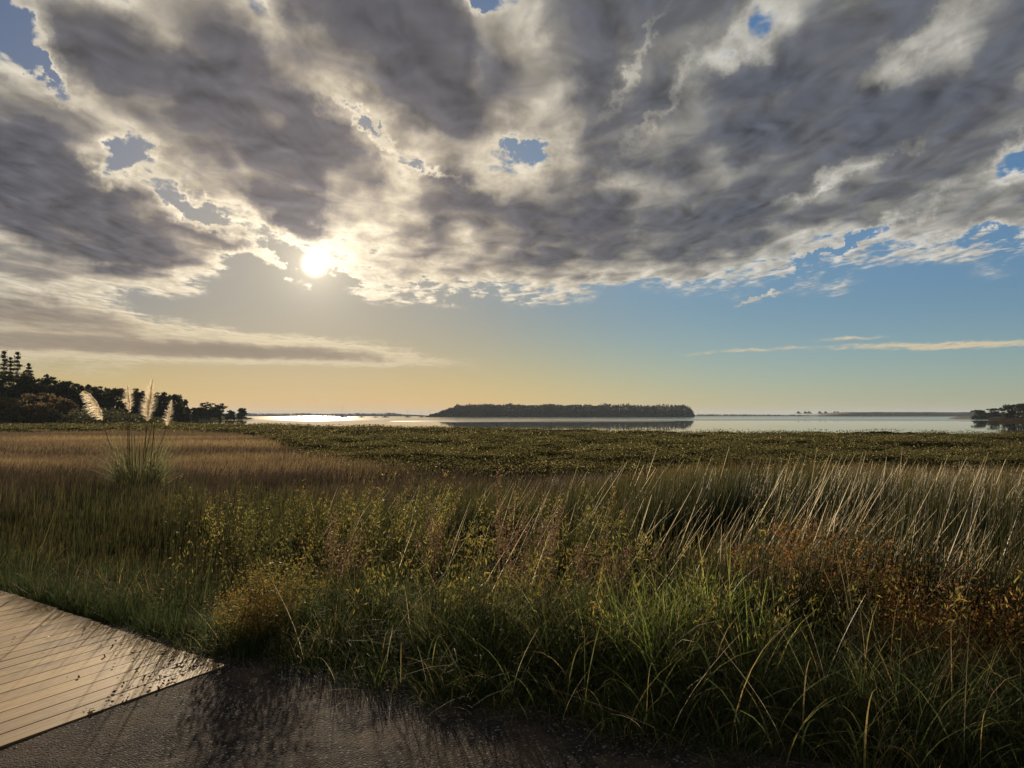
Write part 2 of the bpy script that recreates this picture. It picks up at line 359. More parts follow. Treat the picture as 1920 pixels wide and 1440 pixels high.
M['pine'] = plant('conifer_leaf', [(0, (.012, .016, .010)), (1, (.030, .035, .018))], 0.12, 1.2, 0.6, 0.2)
M['bark'] = solid('bark', [(.3, (.035, .027, .020)), (.7, (.09, .07, .055))], 4, 0.9, 0.4, 12)
M['litter'] = plant('dead_leaf', [(0, (.018, .012, .010)), (.7, (.05, .032, .022)), (1, (.13, .085, .05))], 0.1, 1.0, 0.7, 0.2)
M['chip'] = plant('stone_chip', [(0, (.03, .028, .030)), (.75, (.09, .083, .080)), (1, (.34, .32, .30))], 0.0, 1.0, 0.8, 0.15)
# ------------------------------------------------------------------ terrain
WATER = -1.5
PE0, PE1 = onz(430, 1240), onz(1380, 1440)          # edge of the path under the vegetation
pd = (PE1 - PE0).normalized(); pn = Vector((-pd.y, pd.x, 0)); pn = pn if pn.y > 0 else -pn
PC = pn.dot(PE0)
def sdist(x, y):
    """metres beyond the path edge"""
    w = 0.10 * np.sin(np.asarray(x) * 2.3 + 0.6) + 0.05 * np.sin(np.asarray(x) * 6.1)
    return pn.x * x + pn.y * y - PC + w
SHX = np.array([-3000, -260, -150, -123, -74, -45, -12, 4, 27, 73, 130, 3000.])
SHY = np.array([900, 330, 300, 285, 205, 172, 153, 134, 112, 105, 102, 60.])
def marsh_shore(x): return np.interp(x, SHX, SHY) + 4 * (fbm(x, x * 0, 14) - .5)
def edge_fn(x, y, pts):
    """signed side of a polyline given as x(y)"""
    ys = np.array([p[1] for p in pts], float); xs = np.array([p[0] for p in pts], float)
    return np.interp(y, ys, xs) - x
HL = [(-60, 150), (-130, 262), (-139, 290), (-176, 400), (-205, 560), (-214, 625), (-400, 640), (-900, 700)]
def ground(x, y):
    x = np.asarray(x, float); y = np.asarray(y, float); s = sdist(x, y)
    far = np.maximum(s, 0)
    h = -0.05 - (0.42 - .22 * sst(x / np.maximum(y, 1), -.3, -.1)) * sst(far, 0.1, 3.2) - (0.88 + .22 * sst(x / np.maximum(y, 1), -.3, -.1)) * sst(far, 2.5, 24) + 0.06 * (fbm(x, y, 1.7) - .5) * sst(far, 0, 2)
    h = h + 0.25 * (fbm(x, y, 22) - .5) * sst(far, 20, 60)
    sh = marsh_shore(x); h = np.where(y > sh - 3, h - 1.3 * sst(y, sh - 3, sh + 5), h)
    # left headland behind the marsh, with its wooded rise
    e = edge_fn(x, y, HL); ridge = sst(y, 215, 245) * sst(e, 0, 14) * (1 - sst(y, 640, 690))
    h = np.where(y > 200, np.maximum(h, -2.7 + 1.9 * ridge + 7.0 * sst(-x - 0.55 * y, -4, 60) * sst(y, 235, 280) * ridge), h)
    # right shore
    r = sst(x - 0.63 * y, 0, 20) * sst(y, 330, 380) * (1 - sst(y, 900, 1000)); h = np.where(y > 320, np.maximum(h, -2.8 + 2.6 * r), h)
    h = np.where((y < sh - 3) & (e < 5), np.maximum(h, -1.38), h)
    return np.where(y > 1050, -2.9, np.maximum(h, -2.9))
def axis(a, b, step0, grow):
    v = [0.0]; st = step0
    while v[-1] < b: v.append(v[-1] + st); st = min(st * grow, 600)
    w = [0.0]; st = step0
    while w[-1] > a: w.append(w[-1] - st); st = min(st * grow, 600)
    return np.array(w[:0:-1] + v)
def build_ground():
    xs = axis(-14000, 14000, 0.25, 1.025); ys = axis(-200, 16000, 0.25, 1.022)
    X, Y = np.meshgrid(xs, ys); Z = ground(X, Y)
    s = sdist(X, Y); Z = np.where(s < 0.25, np.minimum(Z, -0.06), Z)
    n, m = X.shape; V = np.stack([X, Y, Z], -1).reshape(-1, 3)
    i = (np.arange(n - 1)[:, None] * m + np.arange(m - 1)[None, :])
    Fc = np.stack([i, i + 1, i + m + 1, i + m], -1).reshape(-1, 4)
    me = npmesh('ground', V, Fc, None, True)
    tag(link('ground', me, solid('marsh_soil', [(.3, (.018, .013, .009)), (.55, (.035, .026, .016)), (.75, (.055, .042, .024))], 0.7, 1.0, 0.5, 9, spec=0.0)), 'dark marsh soil falling away from the path under the plants', kind='structure')
build_ground()
def build_water():
    m, b, out = mat('bay_water'); g = b.new('ShaderNodeNewGeometry'); pos = g.outputs['Position']
    _, py_, _ = b.sep(pos)
    p = b.new('ShaderNodeBsdfPrincipled'); p.inputs['Base Color'].default_value = (.035, .045, .045, 1)
    p.inputs['IOR'].default_value = 1.33; p.inputs['Specular IOR Level'].default_value = 0.6
    far = b.ss(py_, 385.0, 470.0)
    band = b.ss(b.noise(b.vm('MULTIPLY', pos, (.0016, .012, 1)), 1.0, 4, 0.5), 0.42, 0.58)
    b.put(p.inputs['Roughness'], b.m('ADD', b.m('MULTIPLY_ADD', far, 0.06, 0.018), b.m('MULTIPLY', b.m('MULTIPLY', band, far), 0.07)))
    bp = b.new('ShaderNodeBump'); bp.inputs['Distance'].default_value = 0.05
    b.put(bp.inputs['Strength'], b.m('MULTIPLY_ADD', far, 0.35, 0.02))
    b.put(bp.inputs['Height'], b.noise(b.vm('MULTIPLY', pos, (.6, 1.2, 1)), 1.0, 3, 0.6))
    b.l.new(bp.outputs[0], p.inputs['Normal']); b.l.new(p.outputs[0], out.inputs[0])
    xs = axis(-15500, 15500, 40, 1.15); ys = axis(0, 17000, 40, 1.12) + 60
    X, Y = np.meshgrid(xs, ys); n, mm = X.shape; V = np.stack([X, Y, X * 0 + WATER], -1).reshape(-1, 3)
    i = (np.arange(n - 1)[:, None] * mm + np.arange(mm - 1)[None, :])
    tag(link('water', npmesh('water', V, np.stack([i, i + 1, i + mm + 1, i + mm], -1).reshape(-1, 4)), m), 'calm silver bay water behind the marsh', kind='structure')
build_water()
def strip_island(name, x0, x1, yc, half, top, label, m, nx=160, ny=14, seed=0.0, endp=0.12, kind='structure', profile=None):
    """long low land rising out of the water"""
    u = np.linspace(0, 1, nx); v = np.linspace(-1, 1, ny); U, W = np.meshgrid(u, v)
    end = sst(U, 0, endp) * (1 - sst(U, 1 - endp, 1))
    if profile is not None: end = np.interp(U, profile[0], profile[1])
    X = x0 + (x1 - x0) * U; Y = yc + half * W * (0.35 + 0.65 * np.minimum(end * 1.3, 1)) + half * 0.25 * (fbm(X, X * 0 + seed, (x1 - x0) / 9) - .5)
    cross = 1 - np.abs(W) ** 6
    Z = WATER - 0.6 + (top + 0.6) * end * cross * (0.85 + 0.3 * fbm(X, Y + seed, (x1 - x0) / 14))
    V = np.stack([X, Y, Z], -1).reshape(-1, 3); i = (np.arange(ny - 1)[:, None] * nx + np.arange(nx - 1)[None, :])
    o = link(name, npmesh(name, V, np.stack([i, i + 1, i + nx + 1, i + nx], -1).reshape(-1, 4), None, True), m)
    return tag(o, label, kind=kind)
M['sand'] = solid('wet_sand', [(.3, (.07, .055, .042)), (.7, (.13, .10, .075))], 0.05, 0.6)
M['scrub'] = solid('scrub_bank', [(.3, (.020, .022, .014)), (.7, (.05, .048, .030))], 0.12, 0.9)
M['farland'] = solid('far_land', [(.3, (.03, .034, .028)), (.7, (.06, .062, .045))], 0.01, 0.9)
strip_island('sandbar', -101, 122, 392, 16, 0.28, 'long thin dark sandbar crossing the bay before the island', M['sand'], endp=0.25, seed=3)
strip_island('mud_spit', -330, -178, 545, 14, 0.30, 'thin dark mud spit off the wooded headland', M['sand'], endp=0.3, seed=5)
# ------------------------------------------------------------------ path and boardwalk
def build_path():
    # a strip running along the vegetation edge, gravelly, with a ragged margin
    u = np.arange(-8, 14, 0.05); v = np.concatenate([np.linspace(-7, -1.5, 20), np.linspace(-1.45, 0.55, 42)])
    U, W = np.meshgrid(u, v)
    X = PE0.x + pd.x * U + pn.x * W; Y = PE0.y + pd.y * U + pn.y * W
    Z = 0.024 + 0.010 * (fbm(X, Y, .35) - .5) + 0.010 * (fbm(X, Y, .09, 3) - .5) - 0.09 * sst(W + .12 * (fbm(X, Y, .3) - .5), .05, .5)
    n, m_ = X.shape; V = np.stack([X, Y, Z], -1).reshape(-1, 3); i = (np.arange(n - 1)[:, None] * m_ + np.arange(m_ - 1)[None, :])
    m, b, out = mat('dark_gravel_path'); g = b.new('ShaderNodeNewGeometry'); pos = g.outputs['Position']
    vo = b.new('ShaderNodeTexVoronoi'); b.put(vo.inputs['Vector'], pos); vo.inputs['Scale'].default_value = 95
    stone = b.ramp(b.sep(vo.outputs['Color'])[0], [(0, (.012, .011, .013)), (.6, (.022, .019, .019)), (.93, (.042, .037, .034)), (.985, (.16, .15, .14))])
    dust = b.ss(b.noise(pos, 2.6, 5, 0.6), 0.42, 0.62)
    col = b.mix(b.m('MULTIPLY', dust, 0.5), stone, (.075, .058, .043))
    p = b.new('ShaderNodeBsdfPrincipled'); b.put(p.inputs['Base Color'], col); p.inputs['Roughness'].default_value = 0.85
    p.inputs['Specular IOR Level'].default_value = 0.02
    bp = b.new('ShaderNodeBump'); bp.inputs['Strength'].default_value = 0.8; bp.inputs['Distance'].default_value = 0.006
    h = b.m('SUBTRACT', b.noise(pos, 40, 4, 0.7), b.m('MULTIPLY', vo.outputs['Distance'], 0.9))
    b.put(bp.inputs['Height'], h); b.l.new(bp.outputs[0], p.inputs['Normal']); b.l.new(p.outputs[0], out.inputs[0])
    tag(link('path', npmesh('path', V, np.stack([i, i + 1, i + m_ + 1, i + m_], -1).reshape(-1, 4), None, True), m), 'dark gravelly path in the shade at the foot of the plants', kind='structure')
build_path()
BN0, BN1 = onz(0, 1400, .03), onz(425, 1247, .03)     # near edge, along the last board
BF1 = onz(0, 1106, .03)                                # far side edge at the frame
bd = (BN1 - BN0).normalized(); bl = (BF1 - BN1).normalized()
def build_boardwalk():
    m, b, out = mat('weathered_timber'); g = b.new('ShaderNodeNewGeometry'); pos = g.outputs['Position']
    a = b.new('ShaderNodeAttribute'); a.attribute_name = 'tone'
    along = b.vm('DOT_PRODUCT', pos, tuple(bd)); across = b.vm('DOT_PRODUCT', pos, (-bd.y, bd.x, 0))
    gv = b.comb(b.m('MULTIPLY', along, 1.6), b.m('MULTIPLY', across, 55.0), b.m('MULTIPLY', a.outputs['Fac'], 40.0))
    grain = b.noise(gv, 1.0, 5, 0.6)
    col = b.ramp(b.m('ADD', b.m('MULTIPLY', grain, 0.70), b.m('MULTIPLY', a.outputs['Fac'], 0.30)), [(.2, (.12, .074, .032)), (.5, (.23, .148, .062)), (.8, (.38, .258, .115))])
    st = b.ss(b.noise(pos, 3.0, 6, 0.65), 0.50, 0.66)
    col = b.mix(b.m('MULTIPLY', st, 0.6), col, (.085, .065, .045))
    p = b.new('ShaderNodeBsdfPrincipled'); b.put(p.inputs['Base Color'], col); p.inputs['Roughness'].default_value = 0.66
    p.inputs['Specular IOR Level'].default_value = 0.28; p.inputs['Specular Tint'].default_value = (1, .85, .65, 1)
    bp = b.new('ShaderNodeBump'); bp.inputs['Strength'].default_value = 0.9; bp.inputs['Distance'].default_value = 0.004
    b.put(bp.inputs['Height'], grain); b.l.new(bp.outputs[0], p.inputs['Normal']); b.l.new(p.outputs[0], out.inputs[0])
    # boards run along bd; the deck advances along bl (measured square to the boards)
    nrm = Vector((-bd.y, bd.x, 0)); nrm = nrm if nrm.dot(bl) > 0 else -nrm
    k = bl.dot(bd) / bl.dot(nrm)
    yaw = math.atan2(bd.y, bd.x); parts = []; w = 0.150
    for i in range(60):
        q = (i + .5) * w; end = BN1 + nrm * q + bd * (k * q + random.uniform(-.012, .012))
        L = 4.2; c = end - bd * (L / 2); dz = random.uniform(-.001, .001)
        V, Fc, T, A = boxv((c.x, c.y, .030 - .0175 + dz), (L, w - random.choice([.006, .008, .012]), .035), yaw, random.random())
        parts.append((V, Fc, T, A))
    for off in (.15, 1.4, 2.6):   # bearers below, along the deck
        c = BN1 + bl * 4.2 - bd * off; ya = math.atan2(bl.y, bl.x)
        parts.append(boxv((c.x, c.y, -.075), (8.2, .09, .12), ya, .1))
    tag(link('boardwalk', stuffmesh('boardwalk', parts), m), 'sunlit weathered timber boardwalk with grass shadows across its boards', kind='structure')
build_boardwalk()
# ------------------------------------------------------------------ plants of the marsh
def wedge(n, y0, y1, a0=-1.05, a1=1.05, power=1.0):
    """points inside the view's fan between two distances, evenly spread over the ground"""
    y = np.sqrt(rng.uniform(y0 ** 2, y1 ** 2, n)); a = rng.uniform(a0, a1, n); return a * y, y
def on_deck(x, y):
    v = np.stack([x - BN1.x, y - BN1.y], 1)
    nrm = Vector((-bd.y, bd.x, 0)); nrm = nrm if nrm.dot(bl) > 0 else -nrm; k = bl.dot(bd) / bl.dot(nrm)
    q = v[:, 0] * nrm.x + v[:, 1] * nrm.y; r = v[:, 0] * bd.x + v[:, 1] * bd.y - k * q
    return (r < 0.04) & (r > -4.3) & (q > -.05)
def P3(x, y, dz=-.02): return np.stack([x, y, ground(x, y) + dz], 1)
def deck_left(x, y):      # 1 in the low, darker ground beside the boardwalk, 0 to the right of it
    return 1 - sst(x / np.maximum(y, 1), -0.40, -0.26)
def rushes():
    parts = []
    # fine upright rushes
    for n, y0, y1, wd in ((94000, 5, 12, .0100), (76000, 12, 26, .019)):
        x, y = wedge(n, y0, y1); s = sdist(x, y); a = x / y
        dens = sst(s, .7, 1.9) * sst(fbm(x, y, 1.0), .40, .56) * (0.35 + 0.65 * sst(a, -.45, .05) * 1.0)
        dens = np.maximum(dens, sst(s, .6, 2.5) * sst(-a, .1, .3) * 1.0 * sst(fbm(x, y, 1.2), .25, .5) * (1 - .8 * sst(y, 15, 22)))
        dens *= 1 - sst(y, 18 + 5 * fbm(x, y, 4), 27)
        dens = dens * (1 - .85 * sst(-a, -.25, .15) * sst(y, 13, 17))
        k = (rng.random(n) < dens) & ~on_deck(x, y); x, y, a = x[k], y[k], a[k]; m = len(x); s = sdist(x, y)
        right = sst(a, 0.0, 0.35)
        h = (0.75 + 0.55 * right + .18 * (fbm(x, y, 3) - .5) * 2) * rng.uniform(.72, 1.18, m) * (0.62 + .38 * sst(s, 1.5, 6))
        h = np.where(a < -.42, h * 1.15, h) * (1 - .35 * (1 - sst(a, -.45, -.3)) * (1 - sst(y, 8, 12)))
        lean = h * (0.06 + 0.22 * right * fbm(x, y, 2.5) + rng.normal(0, .07, m))
        th = rng.normal(0, .5, m)
        parts.append(ribbons(P3(x, y), h, np.full(m, wd) * rng.uniform(.7, 1.3, m), lean * np.cos(th), lean * np.sin(th), 3, 1.2, face=rng.normal(0, .9, m), tone=np.clip(rng.beta(.9, 1.7, m), 0, 1)))
    n = 700; x = rng.uniform(-8.5, -2.4, n); y = rng.uniform(5.2, 12, n); k = ~on_deck(x, y) & (sdist(x, y) > .15) & (sdist(x, y) < 4.5) & (fbm(x, y, .8) > .42); x, y = x[k], y[k]; m = len(x)
    h = rng.uniform(.4, 1.05, m); parts.append(ribbons(P3(x, y), h, rng.uniform(.006, .012, m), h * rng.normal(.08, .12, m), h * rng.normal(0, .08, m), 3, 1.2, face=rng.normal(0, .6, m), tone=rng.beta(1, 2.2, m)))
    link_stuff('rushes', parts, M['rush'], 'dense dark green rushes filling the marsh beyond the path', 'rushes')
def link_stuff(name, parts, m, label, cat):
    return tag(link(name, stuffmesh(name, parts, True), m), label, cat, kind='stuff')
def pale_stems():
    parts = []
    for n, y0, y1, wd in ((2200, 5.0, 10, .013), (2700, 10, 22, .019)):
        x, y = wedge(n, y0, y1, -.1, 1.05); a = x / y
        dens = sst(a, .0, .45) * sst(fbm(x, y, 1.5), .35, .62) * sst(sdist(x, y), 1.6, 3.2)
        k = rng.random(n) < dens; x, y = x[k], y[k]; m = len(x)
        h = rng.uniform(.7, 1.85, m) * (.72 + .28 * sst(y, 6, 13)); L = h * np.clip(rng.normal(.62, .17, m), .15, .93); th = rng.normal(-.1, .45, m)
        parts.append(ribbons(P3(x, y), h, wd * rng.uniform(.6, 1.25, m), L * np.cos(th), L * np.sin(th), 4, 1.04, face=rng.normal(0, .5, m), tipw=.15))
    x, y = wedge(1300, 6.5, 15, .28, 1.05); m = len(x); h = rng.uniform(.9, 1.7, m); L = h * np.clip(rng.normal(.6, .17, m), .15, .92); th = rng.normal(-.1, .4, m)
    parts.append(ribbons(P3(x, y), h, rng.uniform(.009, .018, m), L * np.cos(th), L * np.sin(th), 4, 1.04, face=rng.normal(0, .5, m), tipw=.15))
    x, y = wedge(160, 5.5, 12, -.3, .25); k = (sdist(x, y) > 1.8); x, y = x[k], y[k]; m = len(x)
    h = rng.uniform(.8, 1.25, m); L = h * rng.uniform(.3, .8, m); th = rng.normal(0, .5, m)
    parts.append(ribbons(P3(x, y), h, np.full(m, .008), L * np.cos(th), L * np.sin(th), 4, 1.2, face=rng.normal(0, .4, m)))
    link_stuff('dry_rush_stems', parts, M['pale'], 'long pale dry stems leaning to the right among the rushes', 'dry stems')
def sedge():
    parts = []
    for n, y0, y1, wd, h0 in ((140000, 6, 15, .006, .62), (140000, 15, 32, .013, .62), (78000, 30, 60, .03, .5)):
        x, y = wedge(n, y0, y1); a = x / y; s = sdist(x, y)
        left = 1 - sst(a, -.16, .08); d1 = left * sst(fbm(x, y, 2.2), .34, .54) * (.30 + .70 * sst(y, 12, 22))
        d2 = sst(y, 17, 22) * (1 - sst(y, 27, 33 - 0 * y)) * sst(a, -.1, .1) * sst(fbm(x, y, 3.5), .35, .6)
        d = np.maximum(d1 * (1 - .7 * sst(y, 34, 50) * sst(a, -.35, -.2)), d2) * np.maximum(sst(s, .8, 2.2), .9 * (a < -.38) * (s > .05))
        k = (rng.random(n) < d) & ~on_deck(x, y); x, y = x[k], y[k]; m = len(x); s = sdist(x, y)
        h = h0 * (0.65 + .9 * fbm(x, y, 3.3)) * rng.uniform(.6, 1.2, m) * (.55 + .45 * sst(s, 1, 4)); L = h * rng.uniform(.05, .5, m); th = rng.normal(.1, .9, m)
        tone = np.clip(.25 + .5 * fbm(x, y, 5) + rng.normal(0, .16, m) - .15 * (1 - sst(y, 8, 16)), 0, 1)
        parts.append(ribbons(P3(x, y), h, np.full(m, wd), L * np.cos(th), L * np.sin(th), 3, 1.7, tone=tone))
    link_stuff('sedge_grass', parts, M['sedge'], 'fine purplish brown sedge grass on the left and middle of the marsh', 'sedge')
def meadow():
    parts = []
    for n, y0, y1, wd in ((90000, 20, 50, .022), (120000, 45, 150, .07)):
        x, y = wedge(n, y0, y1, -.85, -.05); a = x / y
        d = (1 - sst(a, -.30 - .12 * fbm(x, y, 18), -.22)) * sst(y, 22, 32) * (1 - sst(y, 120, 165)) * (y < marsh_shore(x) - 30)
        d = np.maximum(d * sst(y, 30, 46), .3 * (1 - sst(a, -.22, -.08)) * sst(y, 30, 40) * (1 - sst(y, 50, 62)))
        k = rng.random(n) < d; x, y = x[k], y[k]; m = len(x)
        h = (.35 + .4 * fbm(x, y, 9)) * rng.uniform(.7, 1.2, m); L = h * rng.uniform(.1, .6, m); th = rng.normal(.1, .9, m)
        tone = np.clip(fbm(x, y * 2.5, 22) * 1.6 - .3 + rng.normal(0, .15, m), 0, 1)
        parts.append(ribbons(P3(x, y), h, np.full(m, wd), L * np.cos(th), L * np.sin(th), 2, 1.6, tone=tone))
    link_stuff('straw_meadow', parts, M['straw'], 'rusty straw coloured grass meadow at the left behind the pampas clump', 'dry grass')
def mangroves():
    parts = []
    for n, y0, y1, sz in ((190000, 24, 48, .075), (260000, 48, 90, .11), (190000, 90, 200, .19), (60000, 150, 300, .45)):
        x, y = wedge(n, y0, y1, -.80, .80); a = x / y; sh = marsh_shore(x)
        lim = 26 + 9 * (1 - sst(a, .0, .5)) + 22 * (1 - sst(a, -.40, -.12)) + 60 * (1 - sst(a, -.42, -.26)) + 4 * (fbm(x, y, 5) - .5)
        f = fbm(x, y * 1.6, 4.5, 3); d = sst(y, lim - 9, lim + 8 + .06 * y) * (y < sh - 1 + 1.5 * f) * (.3 + .7 * sst(f, .28, .40))
        d = np.where((y > 200) & (x < -60), (edge_fn(x, y, HL) > -8) * (y < 330) * .8 * sst(f, .3, .45), d)
        k = rng.random(n) < d; x, y, f = x[k], y[k], f[k]; m = len(x)
        top = .35 + .75 * sst(f, .22, .78) * (.75 + .5 * vnoise(x, y, 1.0))
        z = ground(x, y) + top * (1 - rng.random(m) ** 2.2 * .75)
        tone = np.clip(.12 + .45 * fbm(x, y, 3) + rng.normal(0, .2, m) + .45 * (rng.random(m) < .12), 0, 1)  # scattered leaves toned pale to stand for sun glints
        parts.append(leaves(np.stack([x, y, np.maximum(z, WATER + .05)], 1), sz * rng.uniform(.6, 1.4, m), tone, .5))
    rr = [24.0]
    while rr[-1] < 330: rr.append(rr[-1] * 1.011)
    aa = np.linspace(-.84, .84, 520); A, Yg = np.meshgrid(aa, np.array(rr)); Xg = A * Yg
    lim = 26 + 9 * (1 - sst(A, .0, .5)) + 22 * (1 - sst(A, -.40, -.12)) + 60 * (1 - sst(A, -.42, -.26)) + 4 * (fbm(Xg, Yg, 5) - .5)
    f = fbm(Xg, Yg * 1.6, 4.5, 3); on = sst(Yg, lim, lim + 8) * (1 - sst(Yg, marsh_shore(Xg) - 3, marsh_shore(Xg)))
    on = np.where((Yg > 200) & (Xg < -60), sst(edge_fn(Xg, Yg, HL), -10, -4), on)
    Zg = ground(Xg, Yg) - .06 + on * (.22 + .52 * sst(f, .26, .78)) * (.8 + .35 * vnoise(Xg, Yg, .7)); n_, m_ = Xg.shape
    i = (np.arange(n_ - 1)[:, None] * m_ + np.arange(m_ - 1)[None, :]); Vg = np.stack([Xg, Yg, np.where(on > .02, Zg, Zg - .3)], -1).reshape(-1, 3)
    parts.append((Vg, np.stack([i, i + 1, i + m_ + 1, i + m_], -1).reshape(-1, 4), np.clip(rng.normal(.12, .1, len(Vg)), 0, 1), np.zeros(len(Vg))))
    link_stuff('mangrove_scrub', parts, M['mangrove'], 'low dark green mangrove scrub reaching to the water, some leaves painted pale as glints', 'mangrove scrub')
def near_grass():
    parts = []; 
    # bent lush grass beside the path, in tussocks
    nt = 2900; u = np.where(rng.random(nt) < .24, rng.uniform(-7, 0, nt), rng.uniform(-.6, 9.5, nt)); w = np.where(u < -.6, rng.uniform(-.6, 2.2, nt), rng.uniform(0, 1, nt) * (1.7 + 1.2 * sst(u, 2, 5)))
    X = PE0.x + pd.x * u + pn.x * w; Y = PE0.y + pd.y * u + pn.y * w
    k = ~on_deck(X, Y) & (rng.random(nt) < .35 + .65 * sst(fbm(X, Y, .9), .35, .6)); k &= ~((X / Y > .30) & (w > .95) & (rng.random(nt) < .75)); X, Y, w, u = X[k], Y[k], w[k], u[k]; nt = len(X)
    per = 75; x = np.repeat(X, per) + rng.normal(0, .07, nt * per); y = np.repeat(Y, per) + rng.normal(0, .07, nt * per); m = nt * per
    hh = np.repeat((.24 + .26 * sst(w, 0, 1.4) + .12 * sst(u, 0, 1.5) * sst(w, .3, 1)) * (1 - .3 * (u < -.5)) * rng.uniform(.6, 1.25, nt), per) * rng.uniform(.45, 1.15, m)
    th = np.arctan2(y - np.repeat(Y, per), x - np.repeat(X, per)) + rng.normal(0, .8, m) ; L = hh * rng.uniform(.25, .93, m)
    tn = np.clip(np.repeat(rng.random(nt), per) * .7 + rng.normal(.1, .18, m), 0, 1)
    parts.append(ribbons(P3(x, y, -.03), hh * 1.15, rng.uniform(.004, .009, m), L * np.cos(th), L * np.sin(th) - L * .1, 5, 1.9, tone=tn, tips=True))
    n = 1700; u = rng.uniform(1.2, 9.5, n); w = rng.uniform(.05, 1.9, n); x = PE0.x + pd.x * u + pn.x * w; y = PE0.y + pd.y * u + pn.y * w
    h = rng.uniform(.45, 1.0, n); L = h * rng.uniform(.4, .95, n); th = rng.normal(-1.3, 1.3, n)
    parts.append(ribbons(P3(x, y, -.03), h, rng.uniform(.006, .012, n), L * np.cos(th), L * np.sin(th), 7, 1.8, face=rng.normal(0, .8, n), tone=rng.uniform(.3, .95, n), tips=True))
    ne = 420; q_ = rng.uniform(0, 7, ne); o_ = rng.uniform(.02, .5, ne); ex = BN1.x + bl.x * q_ + bd.x * o_; ey = BN1.y + bl.y * q_ + bd.y * o_; per = 40
    x = np.repeat(ex, per) + rng.normal(0, .05, ne * per); y = np.repeat(ey, per) + rng.normal(0, .05, ne * per); kk = ~on_deck(x, y); x, y = x[kk], y[kk]; m = len(x)
    hh = rng.uniform(.08, .30, m); th = rng.uniform(0, 6.28, m); L = hh * rng.uniform(.1, .8, m)
    parts.append(ribbons(P3(x, y, -.03), hh, rng.uniform(.004, .007, m), L * np.cos(th), L * np.sin(th), 4, 1.8, tone=np.clip(rng.beta(1.0, 2.6, m), 0, 1)))
    nb = 42; bx = rng.normal(1.15, .38, nb); by = rng.normal(4.95, .22, nb); per = 55
    x = np.repeat(bx, per) + rng.normal(0, .05, nb * per); y = np.repeat(by, per) + rng.normal(0, .05, nb * per); m = nb * per
    hh = np.repeat(rng.uniform(.4, 1.0, nb), per) * rng.uniform(.6, 1.1, m); th = rng.uniform(0, 6.28, m); L = hh * rng.uniform(.1, .85, m)
    link_stuff('bright_grass', [ribbons(P3(x, y, -.03), hh, rng.uniform(.005, .011, m), L * np.cos(th), L * np.sin(th), 5, 1.8, tips=True)], M['lit'], 'clump of grass painted bright yellow green as if backlit, at the centre right', 'grass')
    link_stuff('path_grass', parts, M['grass'], 'lush bent green grass growing along the path edge', 'grass')
    # herbs behind, yellow green and backlit
    nt = 4200; x0, y0 = wedge(nt, 4.4, 13, -.48, .68); s = sdist(x0, y0); a = x0 / y0
    rt = sst(a, .0, .25); d = sst(s, .3, 1.0) * (1 - sst(s, 4.5 - 3.0 * rt, 7.5 - 4.6 * rt)) * .62 * (.25 + .75 * sst(fbm(x0, y0, 1.1), .38, .58)) * (1 - .8 * (a < -.38))
    k = (rng.random(nt) < d) & ~on_deck(x0, y0); x0, y0 = x0[k], y0[k]; nt = len(x0); s0 = sdist(x0, y0)
    H = rng.uniform(.65, 1.15, nt) * (.70 + .30 * sst(s0, .8, 2.5)); per = 75; m = nt * per
    t = rng.random(m) ** .8; r = .10 * (1.15 - t)
    x = np.repeat(x0, per) + rng.normal(0, 1, m) * r + np.repeat(rng.normal(.12, .1, nt), per) * t ** 1.5; y = np.repeat(y0, per) + rng.normal(0, 1, m) * r
    z = ground(x, y) + np.repeat(H, per) * (.15 + .85 * t)
    tone = np.clip(np.repeat(rng.random(nt) * .8, per) + rng.normal(0, .12, m), 0, 1)
    lf = leaves(np.stack([x, y, z], 1), rng.uniform(.012, .055, m), tone, .22, flat=-1.3)
    st = ribbons(P3(x0, y0), H * 1.05, np.full(nt, .006), rng.normal(.12, .1, nt), rng.normal(0, .06, nt), 3, 1.5, tone=np.full(nt, .1))
    link_stuff('marsh_herbs', [lf, st], M['olive'], 'backlit yellow green herbs rising behind the path grass', 'herbs')
    # stray dry stalks bending over the path edge
    n = 120; u = rng.uniform(-.4, 7, n); w = rng.uniform(.0, 1.6, n); x = PE0.x + pd.x * u + pn.x * w; y = PE0.y + pd.y * u + pn.y * w
    k = ~on_deck(x, y); x, y = x[k], y[k]; n = len(x); h = rng.uniform(.4, .95, n); L = h * rng.uniform(.2, .9, n); th = rng.uniform(-math.pi, .4, n)
    link_stuff('dry_grass_stalks', [ribbons(P3(x, y), h, rng.uniform(.0025, .0045, n), L * np.cos(th), L * np.sin(th), 6, rng.uniform(1.05, 2.0), face=rng.normal(0, .9, n), tone=rng.random(n) * .4)], M['pale'], 'thin pale dry grass stalks bent over the edge of the path', 'dry stalks')
rushes(); pale_stems(); sedge(); meadow(); mangroves(); near_grass()
